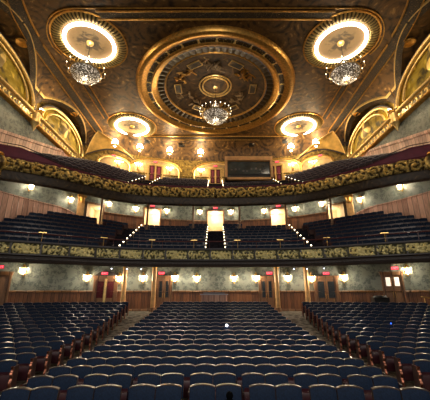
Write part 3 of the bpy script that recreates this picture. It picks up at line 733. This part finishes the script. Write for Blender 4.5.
BN = {'centre': ('from left end', 'in the centre block'), 'left': ('from the aisle', 'in the left block'), 'right': ('from the aisle', 'in the right block')}
for d, q in vis[:300]:
    x, y, z, rz = seat_pos(q[1], q[3]); e = q[4]
    if not used_p[e]: o = protos[e]; used_p[e] = True
    else: o = copy_seat(protos[e])
    o.location = (x, y, z); o.rotation_euler = (0, 0, rz)
    r = q[1] - first[q[0]] + 1
    o['label'] = 'navy theatre seat %s, %s row from the front, %s %s' % (BN[q[0]][1], ORD[r], ORD[q[2]], BN[q[0]][0])
    o['group'] = 'navy theatre seats nearest the stage'
for e in protos:
    if not used_p[e]:
        for c in protos[e].children_recursive: bpy.data.objects.remove(c)
        bpy.data.objects.remove(protos[e])
# all the remaining seats
proto_m = MB(); a, r = MB(), MB(); seat_back(a, r, nx=4, nz=1)
far = MB()
def far_seat(x, y, z, rz, end=0, up=0):
    c, s = math.cos(rz), math.sin(rz)
    def put(src, mi): far.add([(x + p[0] * c - p[1] * s, y + p[0] * s + p[1] * c, z + p[2]) for p in src.v], src.f, mi=mi)
    put(a, 4 if up else 0); put(r, 5 if up else 1); put(pan_l, 2)
    if end: put(end_l[end], 3)
pan_l = MB().box((0, -.06, .43), (.46, .13, .42)).box((-.265, -.02, .31), (.045, .34, .62))
end_l = {e: MB().box((e * .29, -.16, .45), (.05, .07, .78)) for e in (-1, 1)}
for d, q in vis[300:]:
    x, y, z, rz = seat_pos(q[1], q[3]); far_seat(x, y, z, rz, q[4])
def row_curve(r0, r1, J, j):
    t = j / (J - 1); return lambda x: r0(x) * (1 - t) + r1(x) * t
def terr(r0, r1, J, z0, dz, x, y):
    t = (y - r0(x)) / (r1(x) - r0(x)) * (J - 1) + .45; return z0 + dz * max(0, min(J - 1, math.floor(t)))
for r0, r1, J, z0, dz, xm, aisles, lev in ((mzr0, mzr1, MJ, MZ0, MDZ, 16.4, ((-8.3, .5), (8.3, .5), (0, .85)), 'm'), (bar0, bar1, BJ, BZ0, BDZ, 16.3, ((-7.9, .72), (7.9, .72), (0, .8)), 'b')):
    for j in range(J):
        f = row_curve(r0, r1, J, j)
        for sgn in (-1, 1):
            P = path(f, .01 * sgn, xm * sgn, .01); nxt = .27 if j % 2 else .54
            for p in P:
                if p[2] >= nxt:
                    nxt += .54
                    if any(abs(p[0] - ax) < hw + .24 for ax, hw in aisles): continue
                    if p[1] > (MZW(p[0]) if lev == 'm' else BAW(p[0])) - .75: continue
                    if lev == 'm' and any(math.hypot(p[0] - cx_, p[1] - (MZW(cx_) - 1.9)) < .42 for cx_ in (-11., -7.05, -2.4, 2.6, 7.3, 11.1)): continue
                    if lev == 'b' and .9 < p[0] < 7.5 and p[1] > 34.1: continue
                    far_seat(p[0], p[1], z0 + j * dz + wing(p[0], z0), math.atan(p[3]), 0, lev == 'b')
tag(far.build('theatre_seat', ['navy', 'rim', 'pan', 'copper', 'mauve', 'rim_glint']), 'all remaining dark blue and mauve seats, floor rear rows and both upper levels', 'theatre seats', 'navy theatre seats farther off', 'stuff')
# ================================================================ SUPPORT COLUMNS
def column(x, y, z0, z1, r, label, group, mat='colwood'):
    t = thing('support_column', label, 'column', (x, y, z0), 0, group); h = z1 - z0
    MB().lathe([(r * 1.0, .0), (r * .92, h * .5), (r * .85, h - .1)], (0, 0, 0), 20).build('shaft', mat, t)
    MB().lathe([(r * 1.5, 0), (r * 1.5, .1), (r * 1.2, .16), (r * 1.3, .22), (r * 1.0, .3)], (0, 0, 0), 20).build('base', 'doorwood', t)
    MB().lathe([(r * .9, h - .3), (r * 1.0, h - .24), (r * .95, h - .18), (r * 1.4, h - .05), (r * 1.45, h)], (0, 0, 0), 20).build('capital', 'gold', t)
for x, l in ((-7.35, 'slim gilt column under the mezzanine, leftmost of four'), (-4.95, 'slim gilt column under the mezzanine, left end of the centre block'), (4.95, 'slim gilt column under the mezzanine, right end of the centre block'), (7.35, 'slim gilt column under the mezzanine, rightmost of four')):
    column(x, 25.1, oz(x, 25.1), 2.12, .20, l, 'columns under the mezzanine')
for x, l in ((-11.0, 'brown column among mezzanine seats, leftmost'), (-7.05, 'brown column among mezzanine seats beside the left lit doorway'), (-2.4, 'brown column among mezzanine seats, just left of centre'), (2.6, 'brown column among mezzanine seats, just right of centre'), (7.3, 'brown column among mezzanine seats beside the right lit doorway'), (11.1, 'brown column among mezzanine seats, rightmost')):
    y = MZW(x) - 1.9; column(x, y, terr(mzr0, mzr1, MJ, MZ0, MDZ, x, y), 9.55, .11, l, 'columns on the mezzanine', 'doorwood')
# ================================================================ WALL SCONCES
def sconce_proto():
    t = thing('wall_sconce', 'sconce', 'wall light')
    MB().lathe([(.02, -.42), (.07, -.36), (.05, -.26), (.13, -.12), (.11, .02), (.15, .10), (.08, .26), (.04, .34), (.01, .40)], (0, -.02, 0), 14).build('backplate', 'brass', t)
    ln = MB().lathe([(.04, -.22), (.11, -.14), (.13, .14), (.11, .18)], (0, -.24, 0), 8).build('lantern', 'bulb', t)
    MB().lathe([(.15, .17), (.17, .22), (.10, .32), (.12, .38), (.02, .52)], (0, -.24, 0), 8).build('crown', 'brass', ln)
    MB().tube([(0, -.02, -.2), (0, -.14, -.28), (0, -.24, -.2)], .022, 6).build('arm', 'brass', t)
    for s in (-1, 1):
        a = MB().tube([(0, -.04, -.08), (.14 * s, -.14, -.22), (.25 * s, -.18, -.14), (.26 * s, -.18, 0)], .018, 6).build('arm', 'brass', t)
        MB().tube([(.26 * s, -.18, 0), (.26 * s, -.18, .12)], .022, 6).build('candle', 'cream', a)
        MB().sphere((.26 * s, -.18, .17), .035, 8, 5, (1, 1, 1.6)).build('bulb', 'bulb', a)
    l = bpy.data.lights.new('glow', 'POINT'); l.energy = K_SCONCE; l.color = (1, .88, .68); l.shadow_soft_size = .12
    o = bpy.data.objects.new('glow', l); COL.objects.link(o); o.parent = t; o.location = (0, -.36, .06)
    return t
sp = sconce_proto(); first_s = True
def put_sconce(x, f, z, label, group, off=.10):
    global first_s
    o = sp if first_s else copy_tree(sp); first_s = False
    o.location = (x, f(x) - off, z); o.rotation_euler = (0, 0, facing(f, x)); o['label'] = label; o['group'] = group
side = lambda x: 'left' if x < 0 else 'right'
nm_o = ['flanking the middle of the ground floor rear wall', 'second out from the middle of the ground floor rear wall', 'between the inner door and inner column on the ground floor', 'just outside the outer column on the ground floor', 'beyond the outer double doors on the ground floor', 'at the far corner of the ground floor rear wall']
for i, (x, z) in enumerate([(1.57, 1.03), (3.4, 1.06), (6.0, 1.05), (7.85, 1.0), (10.25, 1.05), (14.5, 1.5)]):
    for s in (-1, 1): put_sconce(x * s, ORW, z, 'brass wall sconce, %s side, %s' % (side(s), nm_o[i]), 'ground floor wall sconces')
nm_m = ['nearest the central doorway', 'inside the second lit doorway', 'outside the second lit doorway', 'beside the small outer doorway', 'inner one above the rose wainscot', 'outermost above the rose wainscot']
for i, (x, z) in enumerate([(1.8, 8.7), (5.5, 8.62), (8.65, 8.5), (11.05, 8.6), (13.75, 8.25), (15.8, 8.5)]):
    for s in (-1, 1): put_sconce(x * s, MZW, z, 'brass wall sconce on the mezzanine, %s side, %s' % (side(s), nm_m[i]), 'mezzanine wall sconces')
def cande(x, z, label):
    t = thing('candelabra_sconce', label, 'wall light', (x, BAW(x) - .2, z - .35), facing(BAW, x), 'balcony candelabra sconces')
    MB().lathe([(.02, -.45), (.12, -.3), (.16, 0), (.1, .3), (.02, .4)], (0, 0, 0), 12).build('backplate', 'brass', t)
    for k in range(5):
        dx = (k - 2) * .22; a = MB().tube([(0, -.05, -.2), (dx * .7, -.25, -.3), (dx, -.3, -.1), (dx, -.3, .1)], .02, 6).build('arm', 'brass', t)
        MB().tube([(dx, -.3, .1), (dx, -.3, .28)], .025, 6).build('candle', 'cream', a)
        MB().sphere((dx, -.3, .34), .05, 8, 5, (1, 1, 1.6)).build('bulb', 'bulb', a)
    l = bpy.data.lights.new('glow', 'POINT'); l.energy = K_SPOT * .75; l.color = (1, .80, .50); l.shadow_soft_size = .2
    o = bpy.data.objects.new('glow', l); COL.objects.link(o); o.parent = t; o.location = (0, -.75, .25)
for x, z, l in ((-12.5, 16.0, 'candelabra sconce in the far left corner arch of the balcony'), (-10.2, 16.1, 'candelabra sconce left of the red left balcony doors'), (-6.2, 16.0, 'candelabra sconce right of the red left balcony doors'), (-2.0, 16.0, 'candelabra sconce just left of the balcony centre'), (10.2, 16.1, 'candelabra sconce right of the red right balcony doors'), (12.6, 16.0, 'candelabra sconce in the far right corner arch of the balcony')):
    cande(x, z, l)
# bright uplights on the rear cove
for x, l in ((-12.9, 'leftmost bright round lamp on the rear gold cove'), (-10.0, 'second bright round lamp from the left on the rear gold cove'), (-6.2, 'third bright round lamp from the left on the rear gold cove'), (-2.05, 'bright round cove lamp just left of the balcony centre'), (10.0, 'bright round cove lamp right of the booth'), (12.9, 'rightmost bright round lamp on the rear gold cove')):
    y = BAW(x) - .95; t = thing('cove_lamp', l, 'lamp', (x, y, 17.95), facing(BAW, x), 'rear cove lamps')
    MB().lathe([(.02, -.22), (.28, -.16), (.40, .0), (.42, .08), (.36, .08)], (0, 0, 0), 18).build('bowl', 'goldpale', t)
    MB().sphere((0, -.05, .30), .40, 16, 10, (1, 1, 1.35)).build('bulb', 'spotface', t)
    MB().tube([(0, .1, -.15), (0, .9, -.45)], .04, 6).build('arm', 'brass', t)
    li = bpy.data.lights.new('glow', 'POINT'); li.energy = K_SPOT; li.color = (1, .80, .48); li.shadow_soft_size = .25
    o = bpy.data.objects.new('glow', li); COL.objects.link(o); o.parent = t; o.location = (0, -.75, .45)
for x, l in ((-9.0, 'small dark cove loudspeaker, leftmost'), (-4.6, 'small dark cove loudspeaker left of the booth'), (4.9, 'small dark cove loudspeaker above the booth'), (9.2, 'small dark cove loudspeaker, rightmost')):
    y = BAW(x) - 1.55; t = thing('loudspeaker', l, 'loudspeaker', (x, y, 19.0), facing(BAW, x), 'cove loudspeakers')
    MB().box((0, 0, 0), (.75, .35, .42), 0, -.5).build('housing', 'black', t, False)
    MB().add([(.05, -.2, -.02), (.33, -.2, -.2), (.33, -.2, .16)], [(0, 1, 2)]).box((.25, -.2, -.02), (.2, .04, .2)).build('horn', 'cream', t, False)
# ================================================================ ARCHES ON THE BALCONY REAR WALL
for x0, hw, l in ((-12.95, 1.75, 'gilt arch round the far left corner niche of the balcony'), (-8.0, 3.05, 'wide gilt arch over the left red balcony doors'), (0, 2.9, 'wide gilt arch over the balcony centre'), (8.0, 3.05, 'wide gilt arch over the right red balcony doors'), (12.95, 1.75, 'gilt arch round the far right corner niche of the balcony')):
    t = thing('wall_arch', l, 'arch', (x0, BAW(x0), 15.65), 0, 'balcony wall arches'); H_ = 1.35 if hw > 2 else 1.0
    rel = lambda x, z, o: (x, BAW(x0 + x) - BAW(x0) - o, z)
    mb = MB(); n = 32; vs = []
    for i in range(n + 1):
        x = -hw + 2 * hw * i / n; z = H_ * math.sqrt(max(0, 1 - (x / hw) ** 2)); vs += [rel(x, -1.45, .05), rel(x, z, .05)]
    mb.add(vs, [(2 * i, 2 * i + 2, 2 * i + 3, 2 * i + 1) for i in range(n)]); mb.build('plaster_infill', 'niche', t)
    MB().tube([rel(-hw, -1.9, .1)] + [rel(-hw * math.cos(PI * i / 24), H_ * math.sin(PI * i / 24), .12) for i in range(25)] + [rel(hw, -1.9, .1)], .11, 8).build('arch_moulding', 'goldpale', t)
    MB().tube([rel(-hw * 1.1 * math.cos(PI * i / 24), H_ * 1.18 * math.sin(PI * i / 24), .12) for i in range(25)], .07, 8).build('outer_moulding', 'gold', t)
struct(sweep(lambda x: BAW(x) - .06, -15.5, 15.5, [(0, 14.0), (0, 14.95), (.1, 15.0), (.1, 15.1), (0, 15.12)]).build('trim_21', 'goldwall'))
# ================================================================ DOORS
DN = [0]
def door(x0, x1, z0, z1, f, kind, off=.12):
    DN[0] += 1; xc = (x0 + x1) / 2; a = math.atan2(f(x1) - f(x0), x1 - x0); W = math.hypot(x1 - x0, f(x1) - f(x0)); H = z1 - z0
    t = bpy.data.objects.new('door_%d' % DN[0], None); COL.objects.link(t); t.location = (xc, (f(x0) + f(x1)) / 2 - off, z0); t.rotation_euler = (0, 0, a); struct(t)
    fm = 'doorwood' if kind != 'red' else 'goldpale'
    mb = MB()
    for s in (-1, 1): mb.box((s * (W / 2 + .07), 0, H / 2), (.16, .22, H + .1))
    mb.box((0, 0, H + .08), (W + .4, .26, .18)); mb.box((0, -.02, H + .2), (W + .5, .3, .06)); mb.build('door_frame', fm, t, False)
    n = 2 if W > .9 else 1
    if kind == 'red': MB().box((0, .06, H / 2), (W + .9, .06, H + .35)).build('surround', 'goldpale', t, False)
    for i in range(n):
        w_ = W / n * (.74 if kind == 'red' else 1); cx = (i - (n - 1) / 2) * W / n
        lf = MB().box((cx, .02, H / 2), (w_ - .02, .07, H)).build('door_leaf', {'red': 'curtain'}.get(kind, 'doorwood'), t, False)
        pm = {'glass': 'glassdark', 'curtain': 'curtain', 'lit': 'paneglow', 'red': 'maroon', 'plain': 'doorwood'}[kind]
        ph = (.42, .92) if kind != 'lit' else (.70, .93)
        MB().box((cx, -.02, H * sum(ph) / 2), (w_ - .28, .03, H * (ph[1] - ph[0]))).build('door_pane', pm, lf, False)
        MB().box((cx, -.025, H * .2), (w_ - .28, .03, H * .26)).build('door_panel', 'doorwood' if kind != 'red' else 'maroon', lf, False)
        MB().tube([(cx + (.5 - i) * (w_ - .16), -.05, H * .40), (cx + (.5 - i) * (w_ - .16), -.09, H * .44), (cx + (.5 - i) * (w_ - .16), -.09, H * .50), (cx + (.5 - i) * (w_ - .16), -.05, H * .54)], .018, 6).build('door_handle', 'brass', lf)
    if kind == 'curtain':   # gilt post between the leaves and dark pediment
        MB().box((0, -.1, H / 2), (.16, .12, H)).build('centre_post', 'goldpale', t, False)
        MB().add([(-W * .62, -.15, H + .18), (W * .62, -.15, H + .18), (W * .36, -.15, H + .50), (0, -.15, H + .60), (-W * .36, -.15, H + .50)] + [(-W * .62, .1, H + .18), (W * .62, .1, H + .18), (W * .36, .1, H + .50), (0, .1, H + .60), (-W * .36, .1, H + .50)], [(0, 1, 2, 3, 4), (9, 8, 7, 6, 5)] + [(i, (i + 1) % 5 + 0, (i + 1) % 5 + 5, i + 5) for i in range(5)]).build('pediment', 'darkled', t, False)
    if kind == 'red': MB().box((0, -.05, H / 2), (.20, .12, H)).build('centre_post', 'goldpale', t, False)
    return t
zf = -1.53
door(-9.6, -8.1, zf, 1.0, ORW, 'curtain'); door(-4.8, -3.75, zf, 1.05, ORW, 'curtain' if 0 else 'red' if 0 else 'glass')
door(3.75, 4.8, zf, 1.05, ORW, 'glass'); door(8.15, 9.65, zf, 1.0, ORW, 'glass'); door(12.95, 14.05, zf, 1.25, ORW, 'lit'); door(-16.4, -15.3, zf, 1.2, ORW, 'plain')
door(-8.9, -7.2, 14.15, 16.2, BAW, 'red'); door(7.2, 8.9, 14.15, 16.2, BAW, 'red'); door(-.75, .75, 14.15, 16.15, BAW, 'red')
# ================================================================ EXIT SIGNS
fc = bpy.data.curves.new('lettering', 'FONT'); fc.body = 'EXIT'; fc.size = .22; fc.extrude = .004; fc.align_x = 'CENTER'; fc.align_y = 'CENTER'
_t = bpy.data.objects.new('lettering', fc); COL.objects.link(_t); bpy.context.view_layer.update()
fm_ = bpy.data.meshes.new_from_object(_t.evaluated_get(bpy.context.evaluated_depsgraph_get())); fm_.materials.clear(); fm_.materials.append(M['redlet']); bpy.data.objects.remove(_t)
def exit_sign(x, f, z, label, group, off=.28):
    t = thing('exit_sign', label, 'exit sign', (x, f(x) - off, z), facing(f, x), group)
    MB().box((0, 0, 0), (.52, .07, .25)).build('housing', 'black', t, False)
    MB().box((0, -.04, 0), (.48, .02, .21)).build('lit_face', 'red', t, False)
    o = bpy.data.objects.new('lettering', fm_); COL.objects.link(o); o.parent = t; o.location = (0, -.056, 0); o.rotation_euler = (PI / 2, 0, 0)
    MB().box((0, (off - .07) / 2 + .03, .0), (.06, off - .08, .06)).build('bracket', 'black', t, False)
for x, z, l in ((-15.85, 1.75, 'red EXIT sign over the plain door at the far left'), (-8.95, 1.42, 'red EXIT sign over the curtained double doors on the left'), (-4.5, 1.48, 'red EXIT sign over the door left of the centre'), (4.5, 1.48, 'red EXIT sign over the door right of the centre'), (8.95, 1.42, 'red EXIT sign over the glazed double doors on the right'), (13.7, 1.72, 'red EXIT sign over the door with lit panes')):
    exit_sign(x, ORW, z, l, 'ground floor exit signs')
for x, z, l in ((-6.95, 9.06, 'red EXIT sign over the left lit mezzanine doorway'), (0, 9.22, 'red EXIT sign over the central lit mezzanine doorway'), (6.95, 9.06, 'red EXIT sign over the right lit mezzanine doorway')):
    exit_sign(x, MZW, z, l, 'mezzanine exit signs')
for x, z, l in ((-13.1, 16.75, 'red EXIT sign in the far left corner of the balcony'), (-8.1, 16.72, 'red EXIT sign over the left balcony doors'), (0, 16.62, 'red EXIT sign over the central balcony door'), (8.3, 16.72, 'red EXIT sign over the right balcony doors'), (13.4, 16.7, 'red EXIT sign in the far right corner of the balcony')):
    exit_sign(x, BAW, z, l, 'balcony exit signs')
# ================================================================ CONTROL BOOTH
t = thing('control_booth', 'oak framed booth window with dark glass above the balcony centre seats', 'booth', (4.2, 35.0, 13.3))
for s in (-1, 1): MB().box((s * 2.85, 0, 1.5), (.30, .5, 3.0)).build('side_post', 'boothwood', t, False)
MB().box((0, 0, 2.85), (6.0, .55, .55)).build('lintel', 'boothwood', t, False)
MB().box((0, .0, .15), (6.0, .5, .3)).build('sill', 'boothwood', t, False)
MB().box((0, .25, 1.45), (5.4, .04, 2.3)).build('dark_glass', 'boothglass', t, False)
MB().box((0, 1.25, 1.5), (5.9, 1.9, 2.95)).build('rear_box', 'black', t, False)
mb = MB().box((0, -.05, .75), (5.3, .1, .06)); mb.add([(-2.6, -.02, .32), (2.6, -.02, .32), (2.6, -.02, .85), (-2.0, -.02, .85)], [(0, 1, 2, 3)]).build('counter', 'black', t, False)
for k in range(9):
    mb = MB(); mb.box((-2.1 + k * .5 + random.uniform(-.1, .1), .2, 1.25 + random.uniform(0, .6)), (.22, .04, .14 + random.uniform(0, .2))); mb.build('equipment', 'ledge', t, False)
# ================================================================ AISLE LIGHTS
slm = MB().lathe([(.03, -.14), (.06, -.10), (.08, 0), (.07, .02)], (0, 0, 0), 10).tube([(0, 0, -.12), (0, 0, -.71)], .015, 6)
sl = None
def step_light(x, y, z, label, group, sc_=1):
    global sl
    if sl is None:
        t = thing('aisle_light', label, 'aisle light', (x, y, z), 0, group)
        slm.build('bracket', 'brass', t); MB().sphere((0, -.02, .04), .062, 10, 6).build('bulb', 'step', t); sl = t
    else:
        t = copy_tree(sl); t.location = (x, y, z); t['label'] = label; t['group'] = group
    t.scale = (sc_,) * 3
for x in (-7.72, 7.72, -.82, .82):
    for j in range(8):
        y = row_curve(mzr0, mzr1, MJ, j)(x) - .12
        step_light(x, y, MZ0 + j * MDZ + .72, 'small aisle bulb on the mezzanine, %s aisle%s, %s step up' % ('centre' if abs(x) < 1 else side(x), '' if abs(x) > 1 else ' ' + side(x) + ' edge', ORD[j + 1]), 'mezzanine aisle bulbs', 1.0 if abs(x) > 1 else .8)
for x in (-8.75, -7.05, 7.05, 8.75, -.85, .85):
    for j in range(0, 7):
        y = row_curve(bar0, bar1, BJ, j)(x) - .12
        step_light(x, y, BZ0 + j * BDZ + .72, 'small aisle bulb on the balcony, %s aisle, %s edge, %s one up' % ('centre' if abs(x) < 1 else side(x), side(x) if abs(x) < 1 else 'outer' if abs(x) > 8 else 'inner', ORD[j + 1]), 'balcony aisle bulbs', .85)
for s in (-1, 1):
    for i, (y, z) in enumerate(((28.3, 13.3), (31.3, 14.45), (33.0, 15.1))):
        step_light(16.6 * s, y, z, 'small bulb on the %s side wainscot of the balcony, %s from the stage' % (side(s), ORD[i + 1]), 'balcony side bulbs', 1.3)
# brass plates on the mezzanine rail
for i, x in enumerate((-12.2, -8.6, -5.1, -1.75, 1.8, 5.2, 8.6, 12.0)):
    t = thing('rail_lamp', 'flat brass lamp plate on the mezzanine rail, %s from the left' % ORD[i + 1], 'lamp', (x, MZF(x) - .1, 3.96), facing(MZF, x), 'lamp plates on the mezzanine rail')
    MB().box((0, 0, .03), (.50, .16, .045)).build('plate', 'brass', t, False); MB().tube([(0, 0, -.6), (0, 0, .02)], .025, 6).build('stem', 'brass', t)
# small spotlights hanging under the mezzanine front
for i, x in enumerate((-7.9, -6.85, -5.8, 6.1, 7.05, 8.2)):
    t = thing('spotlight', 'little spotlight under the mezzanine front, %s from the left' % ORD[i + 1], 'spotlight', (x, MZF(x) - .05, 1.78), 0, 'spotlights under the mezzanine front')
    MB().tube([(0, 0, .12), (0, 0, 0)], .02, 6).build('yoke', 'iron', t); MB().lathe([(.08, -.1), (.1, 0), (.07, .1)], (0, 0, 0), 12).build('housing', 'ledge', t)
    MB().sphere((0, -.03, -.08), .06, 8, 5).build('lens', 'white_led', t)
# ================================================================ FLOOR CLUTTER
t = thing('sound_console', 'pale topped mixing counter against the rear wall behind the centre rows', 'counter', (-.1, 24.6, oz(0, 24.6)))
MB().box((0, 0, .62), (2.0, .7, 1.24)).build('cabinet', 'wainpink', t, False); MB().box((0, -.02, 1.28), (2.15, .85, .08)).build('counter_top', 'whitetop', t, False)
MB().box((0, .2, 1.38), (1.7, .3, .12)).build('mixing_desk', 'ledge', t, False)
t = thing('equipment_case', 'low black case against the wainscot left of the door with lit panes', 'case', (12.0, 23.0, oz(12, 23)))
MB().box((0, 0, .55), (1.1, .5, 1.1)).build('body', 'black', t, False); MB().lathe([(.5, 1.08), (.42, 1.2), (.05, 1.24)], (0, 0, 0), 20).build('cover', 'black', t)
for i, (y, z) in enumerate(((21.6, -.42), (20.6, -.85))):
    t = thing('brass_handrail', 'short brass stair rail at the right frame edge, %s' % ('upper' if i == 0 else 'lower'), 'handrail', (14.6, y, oz(14.6, y)), 0, 'brass stair rails'); z -= t.location.z
    MB().tube([(-.5, 0, z + .1), (.2, 0, z), (1.6, 0, z - .08)], .04, 8).build('rail', 'brass', t)
    for x in (-.3, 1.3): MB().tube([(x, 0, 0), (x, 0, z)], .03, 8).build('post', 'brass', t)
x, y, z, rz = seat_pos(0, .272)
t = thing('black_shape', 'small black shape with a round top before the front centre seat', 'stand', (x + .0, y - .42, z), 0)  # plain black form made for a dark outline of unknown nature
MB().lathe([(.15, 0), (.16, .3), (.165, .66), (.155, .72), (.11, .78), (.055, .805), (.05, .83)], (0, 0, 0), 20).build('shape_body', 'matte_black', t)
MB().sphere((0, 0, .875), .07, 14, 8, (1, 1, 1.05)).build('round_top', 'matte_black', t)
def led(px_x, k, label, mat, r, dz=.955):
    x, y, z, rz = seat_pos(k, px_x); o = MB().sphere((0, 0, 0), r, 12, 8).build('indicator_light', mat, None, True, (x, y + .08, z + dz)); tag(o, label, 'light')
led(.52, 9, 'tiny white light on a centre block seat, halfway back', 'white_led', .055)
led(8.15, 10, 'tiny blue light on a right block seat far from the stage', 'blue_led', .03)
led(6.65, 3, 'tiny blue light on a right block seat near the stage', 'blue_led', .022)

for s in (-1, 1):
    x = 13.0 * s; t = thing('gilded_pilaster', 'tan gilded pilaster beside the small outer mezzanine doorway, %s side' % side(x), 'pilaster', (x, MZW(x) - .12, 6.2), facing(MZW, x), 'mezzanine pilasters')
    MB().box((0, 0, 1.3), (.62, .16, 2.6)).build('shaft', 'colwood', t, False)
    MB().box((0, -.02, 2.7), (.8, .26, .22)).build('capital', 'gold', t, False)
    MB().lathe([(.05, 2.0), (.2, 2.2), (.26, 2.5), (.12, 2.65)], (0, -.12, 0), 14).build('relief_ornament', 'gold', t)

# gilded spandrels in the rear corners of the ceiling
for s in (-1, 1):
    t = thing('gilded_spandrel', 'triangular gold vault panel above the far %s corner niche' % side(s), 'vault panel', (12.6 * s, 35.0, 16.4), 0, 'rear corner vault panels')
    A = Vector((14.5 * s, 33.0, 19.0)) - t.location; vs = []; n, m = 24, 12; edge = []
    def B(q):
        x = (15.9 - 5.3 * q) * s; return Vector((x, BAW(x) - .45, 16.1 + .45 * q + 1.15 * math.sin(PI * q))) - t.location
    for i in range(n + 1):
        for j in range(m + 1):
            r = j / m; p = A * (1 - r) + B(i / n) * r; p.z += .25 * math.sin(PI * r); p.y -= .12 * math.sin(PI * r); vs.append(p)
    MB().add(vs, [(i * (m + 1) + j, (i + 1) * (m + 1) + j, (i + 1) * (m + 1) + j + 1, i * (m + 1) + j + 1) for i in range(n) for j in range(m)]).build('painted_panel', 'spandrel', t)
    MB().tube([B(i / n) + Vector((0, -.05, 0)) for i in range(n + 1)], .10, 8).build('arch_moulding', 'darkled', t)
    for k in (0, n): MB().tube([vs[k * (m + 1) + j] + Vector((0, -.05, 0)) for j in range(m + 1)], .06, 8).build('side_moulding', 'goldpale', t)
